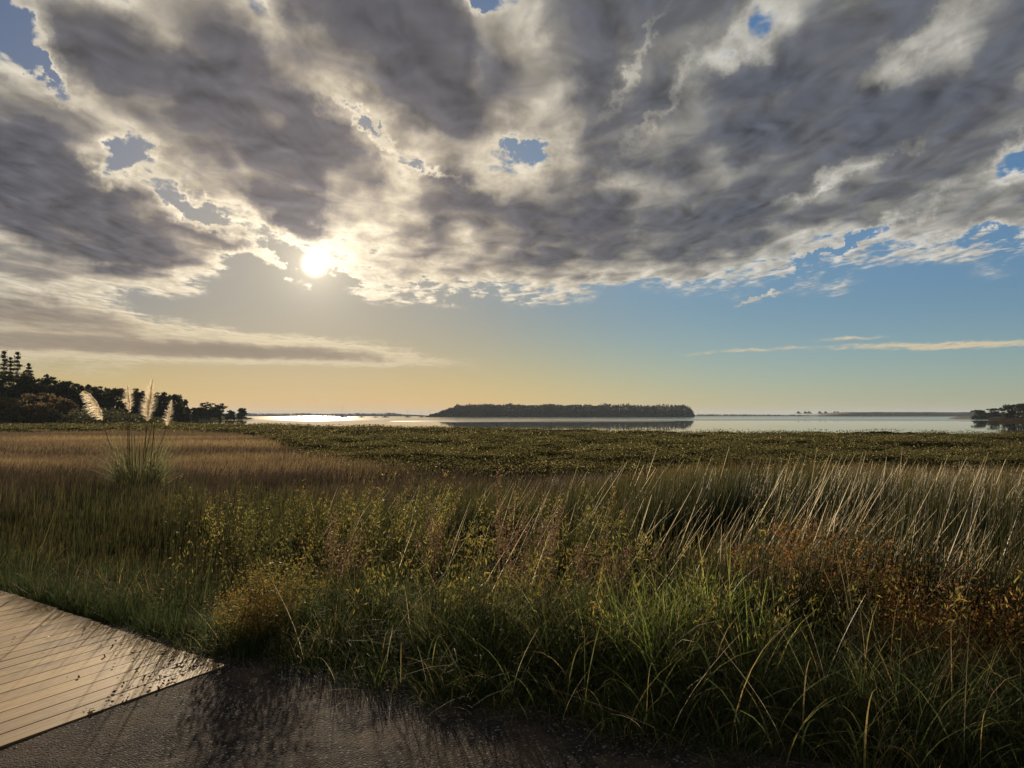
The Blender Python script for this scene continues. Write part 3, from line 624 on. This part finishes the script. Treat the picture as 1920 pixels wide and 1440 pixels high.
# ------------------------------------------------------------------ single plants
def herb(loc, H, spread, n, name, label, cat, group, leafmat, lo, hi, lsize=.03, stems=14, seedy=False):
    e = empty(name, loc, label, cat, group); th = rng.uniform(0, 2 * math.pi, stems); r = spread * rng.uniform(.2, 1, stems)
    hs = H * rng.uniform(.6, 1.08, stems); tx, ty = r * np.cos(th) + .08, r * np.sin(th)
    P = np.zeros((stems, 3)); P[:, 0] = tx * .15; P[:, 1] = ty * .15
    link('stems', stuffmesh('stems', [ribbons(P, np.sqrt(hs ** 2 + r ** 2), np.full(stems, .007), tx, ty, 4, 1.4, tone=np.full(stems, .6))], True), M['seed'], e)
    i = rng.integers(0, stems, n); t = (.55 + .45 * rng.random(n)) if seedy else (.12 + .88 * rng.random(n) ** .75)
    w = .05 + .07 * (1 - t) if not seedy else .018 + .05 * (1 - t)
    C = np.stack([P[i, 0] + tx[i] * t ** 1.4, P[i, 1] + ty[i] * t ** 1.4, hs[i] * t], 1) + rng.normal(0, 1, (n, 3)) * w[:, None] * np.array([1, 1, .8])
    C[:, 2] = np.maximum(C[:, 2], .01)
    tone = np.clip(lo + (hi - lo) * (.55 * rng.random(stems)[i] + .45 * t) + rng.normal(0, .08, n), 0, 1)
    link('seed_heads' if seedy else 'leaves', stuffmesh('leaves', [leaves(C, lsize * rng.uniform(.6, 1.4, n), tone, .5)], True), leafmat, e)
    return e
def gz(x, y): return float(ground(np.array([x]), np.array([y]))[0])
def gat(px, Y): p = at(px, 900, Y); return Vector((p.x, Y, gz(p.x, Y)))
WEEDS = [(1445, 6.0, 1.0, .42, .45, 1.0, 'red tipped autumn weed at the left of the rusty weed patch'),
         (1540, 5.6, .98, .5, .3, .9, 'orange and yellow leaved weed in the middle of the rusty weed patch'),
         (1625, 5.8, .92, .5, .2, .85, 'yellow leaved weed on the right of the bent dry stalk'),
         (1710, 5.2, .75, .5, .3, .9, 'low copper leaved weed spreading above the grass near the right edge'),
         (1830, 5.4, .85, .55, .45, .95, 'rusty red weed at the right edge of the photo'),
         (1330, 6.4, .62, .35, .15, .7, 'small yellow green weed beside the bright grass, left of the rusty patch'),
         (1650, 5.1, .5, .35, .5, 1.0, 'small dark red weed low down beside the kinked dry stalk'),
         (1775, 4.8, .60, .45, .45, .9, 'dull copper weed sprawling over the grass at the lower right'),
         (1900, 4.9, .68, .45, .4, .85, 'low rusty weed cut by the right edge, under the red one'),
         (462, 5.35, .50, .26, .0, .62, 'golden green weed growing at the corner of the boardwalk'),
         (520, 5.7, .72, .3, .0, .35, 'yellow green backlit weed just right of the boardwalk corner')]
for (px, Y, H, sp, lo, hi, lab) in WEEDS:
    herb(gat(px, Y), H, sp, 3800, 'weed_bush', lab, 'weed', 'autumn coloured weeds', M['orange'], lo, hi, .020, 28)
DOCKS = [(935, 7.6, 1.25, 'tallest brown seed head standing above the middle of the rushes'),
         (1010, 7.2, 1.1, 'brown seed head leaning right beside the tallest one'),
         (820, 7.4, 1.05, 'pale fluffy brown seed head at the left of the group'),
         (985, 5.8, .95, 'low dark brown seed head in the shade over the path grass'),
         (1100, 6.1, .95, 'bushy purple brown seed head in front of the leaning stems'),
         (1160, 6.0, .8, 'short brown seed head nearest the bright green grass'),
         (620, 7.0, .95, 'reddish brown seed head left of the middle, in the backlit herbs')]
for (px, Y, H, lab) in DOCKS:
    herb(gat(px, Y), H, .28, 1300, 'seed_plant', lab, 'seed plant', 'brown seed heads', M['seed'], .1, 1, .016, 9, True)
# bent dry stalk at the lower right
def dry_stalk():
    b = gat(1600, 5.0); b.z -= .02
    e = empty('dry_stalk', b, 'tall kinked dry stalk with shaggy dead leaves at the lower right', 'dry plant')
    pr = []
    for dx, h in ((-.12, .95), (-.06, .9), (-.20, .8), (.05, .6), (.1, .5)):
        pr.append(tube([(0, 0, 0), (dx * .25, 0, h * .45), (dx * .6, .01, h * .75), (dx, .02, h)], [.005, .004, .003, .0015], 5, .7))
    link('stems', stuffmesh('stems', pr, True), M['pale'], e)
    n = 90; P = np.stack([rng.normal(0, .02, n), rng.normal(0, .02, n), rng.uniform(.12, .5, n)], 1)
    th = rng.uniform(0, 6.28, n); h = rng.uniform(.08, .24, n)
    link('dead_leaves', stuffmesh('dead_leaves', [ribbons(P, h, np.full(n, .008), h * .8 * np.cos(th), h * .8 * np.sin(th), 4, 1.3, tips=True)], True), M['seed'], e)
dry_stalk()
# ------------------------------------------------------------------ pampas clump with four plumes
def pampas():
    Y = 21.0; b = gat(262, Y); e = empty('pampas_grass', b, 'clump of pampas grass with four cream plumes glowing in the backlight', 'pampas grass')
    n = 850; th = rng.uniform(0, 2 * math.pi, n); r0 = .55 * np.sqrt(rng.random(n)); h = rng.uniform(.9, 2.4, n)
    L = h * np.clip(rng.uniform(.08, .75, n), 0, .8); P = np.stack([r0 * np.cos(th), r0 * np.sin(th), np.zeros(n)], 1)
    link('leaf_clump', stuffmesh('leaf_clump', [ribbons(P, h, rng.uniform(.012, .022, n), L * np.cos(th), L * np.sin(th), 6, 2.0, tone=np.clip(rng.beta(2, 2.5, n), 0, 1), tips=True)], True), M['pleaf'], e)
    def loc(px, py, dy=0.0): return at(px, py, Y + dy) - b
    def hairs(path, R_, n, side=0.0, down=.5):
        path = np.array([list(p) for p in path]); k = len(path) - 1; t = rng.random(n) ** .9
        i = np.minimum((t * k).astype(int), k - 1); f = (t * k - i)[:, None]; c = path[i] * (1 - f) + path[i + 1] * f
        ax = path[np.minimum(i + 1, k)] - path[i]; ax /= np.linalg.norm(ax, axis=1, keepdims=True)
        env = np.sin(np.clip(t, 0, 1) ** .75 * math.pi) ** .6 * (1 - .55 * t) + .08
        a = rng.uniform(0, 2 * math.pi, n); dr = np.stack([np.cos(a) + side, .7 * np.sin(a), np.zeros(n)], 1)
        ln = R_ * env * rng.uniform(.5, 1.25, n); pts = []
        w = .009; S = 3; tt = np.linspace(0, 1, S + 1)
        V = np.empty((n, S + 1, 2, 3))
        for q, u in enumerate(tt):
            pnt = c + dr * (ln * u)[:, None] + ax * (ln * (.75 * u))[:, None] - np.array([0, 0, 1]) * (down * ln * u ** 2)[:, None]
            ww = w * (1 - .8 * u); fa = a + 1.2
            off = np.stack([np.cos(fa) * ww, np.sin(fa) * ww, np.full(n, ww * .5)], 1); V[:, q, 0] = pnt - off; V[:, q, 1] = pnt + off
        base = (np.arange(n) * (S + 1) * 2)[:, None]; kk = (np.arange(S) * 2)[None, :]; b0 = base + kk
        Fc = np.stack([b0, b0 + 1, b0 + 3, b0 + 2], -1).reshape(-1, 4)
        return V.reshape(-1, 3), Fc, np.repeat(rng.random(n), (S + 1) * 2), np.tile(np.repeat(tt, 2), n)
    plumes = [([(247, 872), (232, 850), (207, 838), (197, 805), (192, 788)], [(192, 788), (188, 770), (180, 752), (168, 738), (158, 733)], .23, -.6, .8, 480, 0.1, 'plume bent over to the left'),
              ([(243, 872), (242, 820), (243, 772)], [(243, 774), (243, 755), (241, 738), (239, 722)], .18, 0, .15, 480, -.1, None),
              ([(268, 876), (272, 830), (277, 788)], [(277, 790), (279, 765), (283, 740), (286, 712)], .27, -.1, .2, 950, 0, 'tallest and widest plume'),
              ([(286, 876), (298, 840), (308, 815), (313, 797)], [(313, 799), (316, 782), (319, 766), (322, 750)], .16, -.1, .3, 420, .15, None)]
    for st, pl, Rr, side, dn, n, dy, lab in plumes:
        o = link('flower_stem', stuffmesh('flower_stem', [tube([loc(x, y, dy) for x, y in st], np.linspace(.014, .008, len(st)), 6, .4)], True), M['pstem'], e)
        q = link('plume', stuffmesh('plume', [hairs([loc(x, y, dy) for x, y in pl], Rr, n, side, dn), tube([loc(x, y, dy) for x, y in pl], .002, 5, .9)], True), M['plume'], o)
        if lab: q['label'] = lab
    for x0, y0, x1, y1 in ((240, 880, 239, 775), (249, 880, 246, 785), (266, 885, 287, 786), (281, 882, 290, 790), (262, 885, 262, 830), (290, 885, 288, 800), (255, 880, 252, 815), (272, 886, 274, 800)):
        dy = random.uniform(-.2, .2); link('flower_stem', stuffmesh('flower_stem', [tube([loc(x0, y0, dy), loc((x0 + x1) / 2, (y0 + y1) / 2, dy), loc(x1, y1, dy)], [.013, .011, .007], 5, random.random())], True), M['pstem'], e)
pampas()
# ------------------------------------------------------------------ trees
def crown(lobes, n, leaf, tone0=0.0):
    """leafy crown: clumps of leaf sprays on the shells of several lobes, with gaps between"""
    C = []; T = []
    vol = np.array([l[3] * l[4] * l[5] for l in lobes]) ** .67; cnt = np.maximum((n * vol / vol.sum()).astype(int), 20)
    for (cx, cy, cz, rx, ry, rz), k in zip(lobes, cnt):
        nc = max(5, k // 26); u = rng.normal(size=(nc, 3)); u /= np.linalg.norm(u, axis=1, keepdims=True); u[:, 2] = np.where(u[:, 2] < -.5, -u[:, 2], u[:, 2])
        rr = rng.uniform(.25, 1.12, nc)[:, None]; cc = u * rr * np.array([rx, ry, rz]); i = rng.integers(0, nc, k)
        p = cc[i] + rng.normal(size=(k, 3)) * np.array([rx, ry, rz * .7]) * .15
        C.append(p + np.array([cx, cy, cz])); T.append(np.clip(rng.random(nc)[i] * .7 + rng.normal(.15, .12, k) + tone0, 0, 1))
    C = np.concatenate(C); return leaves(C, leaf * rng.uniform(.6, 1.5, len(C)), np.concatenate(T), .65)
def limbs(H, r, lobes, zt):
    pr = [tube([(0, 0, -.5), (r * .3, 0, H * .25), (-r * .4, 0, zt)], [r, r * .75, r * .5], 7)]
    for (cx, cy, cz, *_r) in lobes[:6]:
        pr.append(tube([(0, 0, zt * .55), (cx * .5, cy * .5, (zt * .6 + cz) * .5), (cx, cy, cz)], [r * .45, r * .3, r * .12], 5))
    return pr
def broadleaf(name, loc, W, H, label, group, m='tree', n=2200, leaf=.55, low=.25, lobes=8):
    e = empty(name, loc, label, 'tree', group); lb = []
    for i in range(lobes):
        a = random.uniform(0, 2 * math.pi); q = random.uniform(.15, .62); t = random.random()
        rx = W * .5 * random.uniform(.36, .55)
        lb.append((W * .5 * q * math.cos(a), W * .5 * q * math.sin(a), H * (low + (0.93 - low) * t ** .7) - H * .12, rx, rx, H * random.uniform(.13, .20)))
    lb.append((0, 0, H * .8, W * .28, W * .28, H * .18))
    for k in range(7): lb.append((random.uniform(-.34, .34) * W, random.uniform(-.2, .2) * W, H * (low + random.uniform(.05, .45)), W * .24, W * .24, H * .2))
    link('trunk', stuffmesh('trunk', limbs(H, max(.12, H * .028), lb, H * .7), True), M['bark'], e)
    link('crown', stuffmesh('crown', [crown(lb, n, leaf)], True), M[m], e)
    return e
def conifer(name, loc, W, H, label, group, n_tier=16, leaf=.5, per=34, bare=.12):
    n_tier = max(5, int(n_tier * .7)); W *= 2.3
    e = empty(name, loc, label, 'tree', group)
    link('trunk', stuffmesh('trunk', [tube([(0, 0, -.5), (0, 0, H * .5), (0, 0, H)], [H * .016, H * .010, .03], 7)], True), M['bark'], e)
    C = []; br = []
    for i in range(n_tier):
        t = i / (n_tier - 1); z = H * (bare + (1 - bare) * t ** .92); r = W * .5 * (1 - t) ** .8 * random.uniform(.75, 1.1) + .15
        for k in range(7):
            a = random.uniform(0, 2 * math.pi); q = rng.random(per) ** .8; L = r * random.uniform(.65, 1.1)
            C.append(np.stack([np.cos(a) * L * q, np.sin(a) * L * q, z - .18 * L * q + .14 * L * q ** 3], 1) + rng.normal(size=(per, 3)) * np.array([.05, .05, .05]) * W * .5)
            br.append(tube([(0, 0, z), (math.cos(a) * L * .9, math.sin(a) * L * .9, z - .08 * L)], [.05, .015], 4))
    C = np.concatenate(C); link('crown', stuffmesh('crown', [leaves(C, leaf * rng.uniform(.6, 1.4, len(C)), None, .5, flat=.4)] + br, True), M['pine'], e)
    return e
def tree_at(px, top, Y, wpx, base=None):
    """foot, width and height of a tree whose top shows at photo row top"""
    p = at(px, top, Y); g = gz(p.x, Y) if base is None else base
    return Vector((p.x, Y, g)), wpx / F * Y, p.z - g
GH = 'trees on the wooded headland at the left'
for px, top, Y, w, lab in ((8, 661, 246, 30, 'tall dark conifer, leftmost of the row on the hill crest'), (20, 672, 249, 18, 'narrow conifer squeezed between the two tallest on the crest'),
                           (33, 663, 246, 26, 'tall conifer with a sharp tip, second tallest on the crest'), (54, 684, 250, 20, 'small pointed conifer alone on the right of the crest row')):
    l, W, H = tree_at(px, top, Y, w); conifer('conifer_tree', l, W, H, lab, 'conifers on the hill crest', 20, .5, 30, .2)
TREES = [(15, 694, 240, 80, 'dark rounded tree under the leftmost conifers'), (52, 700, 243, 56, 'dark rounded tree right below the small conifer'), (92, 702, 255, 50, 'dark tree with a bushy top, first on the slope right of the conifers'),
         (124, 710, 262, 46, 'dark tree on the slope above the leftmost plume'), (150, 719, 270, 40, 'feathery topped tree where the slope drops, behind the leftmost plume'),
         (177, 722, 286, 44, 'dark dome shaped tree between the first two plumes, on the left'), (214, 724, 300, 46, 'flat topped dark tree just left of the second plume'),
         (258, 730, 310, 42, 'dark tree showing between the second and the tallest plume'), (300, 735, 322, 38, 'open crowned tree behind the right hand plume'),
         (325, 738, 335, 34, 'rounded tree at the right end of the tall wood'), (345, 748, 350, 22, 'small steep tree where the tall wood ends')]
for px, top, Y, w, lab in TREES:
    l, W, H = tree_at(px, top, Y, w * 1.25); broadleaf('dark_tree', l, W, H, lab, GH, 'tree', 8000, .8, .08, 16)
for px, top, Y, w, lab in ((70, 736, 222, 84, 'brown leaved rounded willow in front of the dark wood'), (20, 744, 224, 66, 'low brown willow at the left edge of the photo'),
                           (122, 748, 232, 42, 'grey brown bush between the willow and the leftmost plume')):
    l, W, H = tree_at(px, top, Y, w * 1.15); broadleaf('willow_tree', l, W, H, lab, 'brown willows before the wood', 'willow', 6500, .65, .0, 14)
for px, top, Y, w, lab in ((368, 762, 420, 26, 'low tree at the left of the clump on the point'), (388, 755, 430, 36, 'tallest tree of the clump on the point'), (412, 757, 440, 30, 'spreading tree at the right of the clump on the point'),
                           (432, 770, 470, 18, 'pale low tree on the thin end of the point'), (454, 765, 520, 16, 'lone open small tree near the tip of the point')):
    l, W, H = tree_at(px, top, Y, w * 1.2, -1.0); broadleaf('shore_tree', l, W, H, lab, 'trees on the low point', 'tree', 3500, .9, .05, 12)
# far understorey along the foot of the wood
def understorey():
    n = 26000; y = rng.uniform(215, 600, n); e = rng.uniform(1, 60, n) ** 1.0; x = np.interp(y, [p[1] for p in HL], [p[0] for p in HL]) - e
    h = 2.2 + 3.5 * fbm(x, y, 14) * sst(e, 2, 14); h *= (1 - .6 * sst(y, 380, 520)); z = np.maximum(ground(x, y), -1.3) + h * rng.random(n) ** .6
    link_stuff('shore_bushes', [leaves(np.stack([x, y, z], 1), rng.uniform(.6, 1.5, n), np.clip(fbm(x, y, 10) + rng.normal(0, .15, n), 0, 1), .6)], M['tree'], 'grey green bushes along the foot of the headland wood', 'bushes')
understorey()
for px, top, Y, w, lab in ((1838, 768, 640, 26, 'low pale tree at the left end of the right hand point'), (1866, 765, 640, 28, 'rounded tree in the middle of the right hand point'),
                           (1893, 757, 470, 30, 'dark layered tree before the edge tree on the right shore'), (1921, 754, 440, 34, 'dark tree cut by the right edge of the photo')):
    l, W, H = tree_at(px, top, Y, w * 1.3, -1.4 if Y > 500 else -1.0); broadleaf('shore_tree', l, W, H, lab, 'trees on the right shore', 'tree', 4500, .95, .0, 13)
strip_island('right_point', 402, 560, 655, 40, 2.2, 'low shore under the trees at the far right', M['scrub'], endp=.1, seed=8)
# ------------------------------------------------------------------ island and far shores
def pines(xs, ys, zs, hs, ws, leaf, per=26):
    n = len(xs); i = np.repeat(np.arange(n), per); t = rng.random(n * per) ** .85; r = ws[i] * .5 * (1.05 - t) * np.sqrt(rng.random(n * per)); a = rng.uniform(0, 6.283, n * per)
    C = np.stack([xs[i] + r * np.cos(a), ys[i] + r * np.sin(a), zs[i] + hs[i] * (.25 + .75 * t)], 1)
    lf = leaves(C, leaf * rng.uniform(.6, 1.3, len(C)), None, .6)
    tr = ribbons(np.stack([xs, ys, zs], 1), hs * .9, np.full(n, .7), hs * 0, hs * 0, 1, 1, face=np.zeros(n))
    return [lf, tr]
IY = 1500.0
prof = ([0, .02, .06, .12, .2, .9, .975, .99, 1.0], [0, .18, .42, .72, .86, .84, .82, .5, 0])
strip_island('island', -176, 366, IY, 60, 19.0, 'long low wooded island with a steep dark bank', M['scrub'], nx=240, ny=24, profile=prof, seed=2)
def island_wood():
    n = 1500; x = rng.uniform(-168, 362, n); y = IY + rng.uniform(-38, 40, n); u = (x + 176) / 542
    e = np.interp(u, *prof); z = WATER + 19 * e * .93
    thin = sst(u, .66, .70) * (1 - sst(u, .93, .95)); keep = (rng.random(n) < np.where(thin > .5, .55, 1)); x, y, u, e, z, thin = [q[keep] for q in (x, y, u, e, z, thin)]
    n = len(x); h = (5.0 + 8 * fbm(x, x * 0, 20)) * rng.uniform(.7, 1.3, n) * sst(e, .05, .7); h = np.maximum(h, 3)
    pr = pines(x, y, z - 1, h, h * .8, 2.0, 44)
    # scrub on the bank
    m = 26000; x = rng.uniform(-174, 364, m); u = (x + 176) / 542; e = np.interp(u, *prof); y = IY - 30 - rng.uniform(0, 34, m) * 1.0 * np.minimum(e * 1.3, 1)
    z = WATER + rng.random(m) ** .9 * 19 * e * .98
    pr.append(leaves(np.stack([x, y, z], 1), rng.uniform(1.2, 3, m), np.clip(fbm(x, z * 4, 30) + rng.normal(0, .1, m), 0, 1), .7))
    link_stuff('island_wood', pr, M['pine'], 'dark pine wood covering the island, open trunks at its right end', 'wood')
island_wood()
strip_island('far_shore', -1400, -260, 3000, 90, 9, 'hazy blue far shore left of the island', M['farland'], endp=.15, seed=11)
strip_island('far_flat', 560, 1300, 2900, 60, 4.5, 'thin flat far shore right of the island', M['farland'], endp=.1, seed=13)
strip_island('far_hills', 1010, 1760, 2600, 120, 15, 'low blue wooded shore on the right horizon', M['farland'], endp=.25, seed=17)
strip_island('distant_hill', 505, 745, 5000, 160, 84, 'pale distant hill peeping over the island', M['farland'], endp=.5, seed=19)
def farwoods():
    pr = []
    for x0, x1, Y, top, amp, n in ((-1380, -420, 2960, 6, 10, 900), (600, 1290, 2870, 3, 4, 260), (1120, 1740, 2520, 9, 8, 900)):
        x = rng.uniform(x0, x1, n); y = Y + rng.uniform(-40, 40, n); k = fbm(x, x * 0 + Y, 90); h = 3 + amp * k * rng.uniform(.5, 1.2, n)
        e = sst(x, x0, x0 + 200) * (1 - sst(x, x1 - 60, x1)) ; pr += pines(x, y, WATER + top * .5 * e + .5, h, h * 1.5, 3.2, 16)
    link_stuff('far_woods', pr, M['tree'], 'hazy lines of trees along the far shores', 'wood')
farwoods()
FP = [(1497, 2800, 10), (1510, 2805, 9), (1517, 2800, 9), (1537, 2810, 9), (1548, 2800, 10), (1565, 2800, 9), (1571, 2805, 10)]
first = None
for px, Y, H in FP:
    p = at(px, 779, Y)
    if first is None:
        first = conifer('far_pine', (p.x, Y, WATER + 3.5), 11, 14, 'one of seven tiny round headed trees on the flat far shore', 'tiny trees on the flat far shore', 5, 3.2, 14, .6); o = first
    else:
        o = first.copy(); sc.collection.objects.link(o); o.location = (p.x, Y, WATER + 3.5)
        for ch in list(first.children): c = ch.copy(); sc.collection.objects.link(c); c.parent = o
# ------------------------------------------------------------------ moored boats
def mesh_poly(V, Fs):
    me = bpy.data.meshes.new('m'); me.from_pydata([tuple(v) for v in V], [], Fs); me.update(); return me
M['hull'] = solid('boat_paint', [(.4, (.30, .30, .30)), (.6, (.36, .36, .35))], 1, .4); M['dark'] = solid('boat_dark', [(.4, (.05, .055, .06)), (.6, (.07, .07, .07))], 1, .5)
M['metal'] = solid('mast_metal', [(.4, (.22, .22, .22)), (.6, (.26, .26, .26))], 1, .35)
def boat(px, Y, L, mast, yaw, label):
    p = at(px, 781, Y); e = empty('sailing_boat' if mast else 'motor_boat', (p.x, Y, WATER), label, 'boat', 'boats moored off the island'); e.rotation_euler.z = yaw
    st = np.linspace(-.5, .5, 11); prof_ = [(.0, .62), (.55, .45), (.8, .0), (1.0, .55)]
    V = []; ny = 7
    for s_ in st:
        w = L * .15 * (1 - max(0, (s_ + .05) / .55) ** 2.2) * (1 if s_ > -.3 else .86 + .14 * (s_ + .5) / .2); sh = L * (.085 + .03 * (s_ * 2) ** 2 * (1 if s_ > 0 else .3))
        for q in np.linspace(-1, 1, ny): V.append((s_ * L + (L * .04 if s_ == .5 else 0), w * math.copysign(abs(q) ** .6, q), -L * .04 + (sh + L * .04) * abs(q) ** 1.6))
    Fs = [(i * ny + j, i * ny + j + 1, (i + 1) * ny + j + 1, (i + 1) * ny + j) for i in range(10) for j in range(ny - 1)]
    Fs += [(i * ny, (i + 1) * ny, (i + 1) * ny + ny - 1, i * ny + ny - 1) for i in range(10)] + [tuple(range(ny))]
    link('hull', mesh_poly(V, Fs), M['hull'], e)
    link('cabin', stuffmesh('cabin', [boxv((L * .04, 0, L * .115), (L * .34, L * .17, L * .06)), boxv((L * .0, 0, L * .15), (L * .2, L * .14, L * .03))]), M['dark'], e)
    if mast:
        H = L * 1.35; link('mast', stuffmesh('mast', [tube([(L * .08, 0, L * .08), (L * .08, 0, H)], [.13, .08], 6)]), M['metal'], e)
        link('boom', stuffmesh('boom', [tube([(L * .08, 0, L * .22), (-L * .34, 0, L * .21)], [.16, .14], 6)]), M['metal'], e)
        for x_ in (-L * .48, L * .5): link('stay', stuffmesh('stay', [tube([(L * .08, 0, H * .97), (x_, 0, L * .11)], [.025, .025], 4)]), M['metal'], e)
for b_ in ((641, 1250, 16, True, .1, 'largest sailing boat, leftmost of the group at anchor'), (678, 1230, 10, True, 2.9, 'sailing boat with a tall mast, right of the largest one'),
           (704, 1180, 8, False, .2, 'small motor boat between two sailing boats'), (722, 1200, 11, True, .15, 'sailing boat right of the small motor boat'),
           (765, 1300, 11, True, 3.0, 'sailing boat alone in the gap before the island'), (790, 1350, 11, True, .2, 'sailing boat moored off the left tip of the island'),
           (805, 1340, 11, True, .1, 'sailing boat nearest the left end of the island'), (975, 1250, 7, False, .1, 'tiny pale boat before the middle of the island'), (615, 1400, 6, False, .3, 'tiny dark boat left of all the sailing boats')):
    boat(*b_)
# ------------------------------------------------------------------ litter on the boards and chips on the path
def litter():
    n = 480; q = rng.exponential(.28, n); r = rng.uniform(0, 3.0, n) ; nrm = Vector((-bd.y, bd.x, 0)); nrm = nrm if nrm.dot(bl) > 0 else -nrm; k = bl.dot(bd) / bl.dot(nrm)
    q2 = np.where(rng.random(n) < .3, rng.uniform(0, 3, n), q); r = np.where(rng.random(n) < .5, np.abs(rng.normal(0, .5, n)), r)
    x = BN1.x + nrm.x * q2 + bd.x * (k * q2 - r); y = BN1.y + nrm.y * q2 + bd.y * (k * q2 - r); keep = fbm(x, y, .3) > .47; x, y = x[keep], y[keep]; m = len(x)
    link_stuff('leaf_litter', [leaves(np.stack([x, y, np.full(m, .037)], 1), rng.uniform(.008, .035, m), None, .5, flat=.75)], M['litter'], 'dark dead leaves and crumbs scattered on the boardwalk', 'leaf litter')
    n = 26000; u = rng.uniform(-3, 6, n); w = rng.uniform(-3.2, .1, n); x = PE0.x + pd.x * u + pn.x * w; y = PE0.y + pd.y * u + pn.y * w
    k2 = ~on_deck(x, y); x, y = x[k2], y[k2]; m = len(x); s_ = rng.uniform(.003, .009, m) * np.where(rng.random(m) < .03, 1.4, 1)
    C = np.stack([x, y, .016 + .4 * s_], 1)
    O = np.array([[1, 0, 0], [-1, 0, 0], [0, 1, 0], [0, -1, 0], [0, 0, .6], [0, 0, -.6]]); J = rng.uniform(.6, 1.3, (m, 6, 1))
    V = (C[:, None] + O[None] * J * s_[:, None, None]).reshape(-1, 3)
    Ft = np.array([[0, 2, 4], [2, 1, 4], [1, 3, 4], [3, 0, 4], [2, 0, 5], [1, 2, 5], [3, 1, 5], [0, 3, 5]]); Fc = (np.arange(m)[:, None, None] * 6 + Ft[None]).reshape(-1, 3)
    me = npmesh('path_gravel', V, Fc, {'tone': np.repeat(rng.random(m) ** 1.1, 6), 'along': np.zeros(m * 6)})
    tag(link('path_gravel', me, M['chip']), 'loose stone chips and shell bits scattered on the dark path', 'gravel', kind='stuff')
litter()

# ------------------------------------------------------------------ sea air: one even volume round everything
def build_haze():
    m = bpy.data.materials.new('sea_air'); m.use_nodes = True; b = NB(m.node_tree); b.n.clear()
    out = b.new('ShaderNodeOutputMaterial'); v = b.new('ShaderNodeVolumePrincipled')
    v.inputs['Color'].default_value = (.66, .80, 1.0, 1); v.inputs['Density'].default_value = 0.00006; v.inputs['Anisotropy'].default_value = 0.0
    b.l.new(v.outputs[0], out.inputs['Volume'])
    V, Fc, _, _ = boxv((0, 8000, 42), (36000, 20000, 92))
    tag(link('haze', npmesh('haze', V, Fc), m), 'thin pale sea air over the bay', kind='stuff')
build_haze()
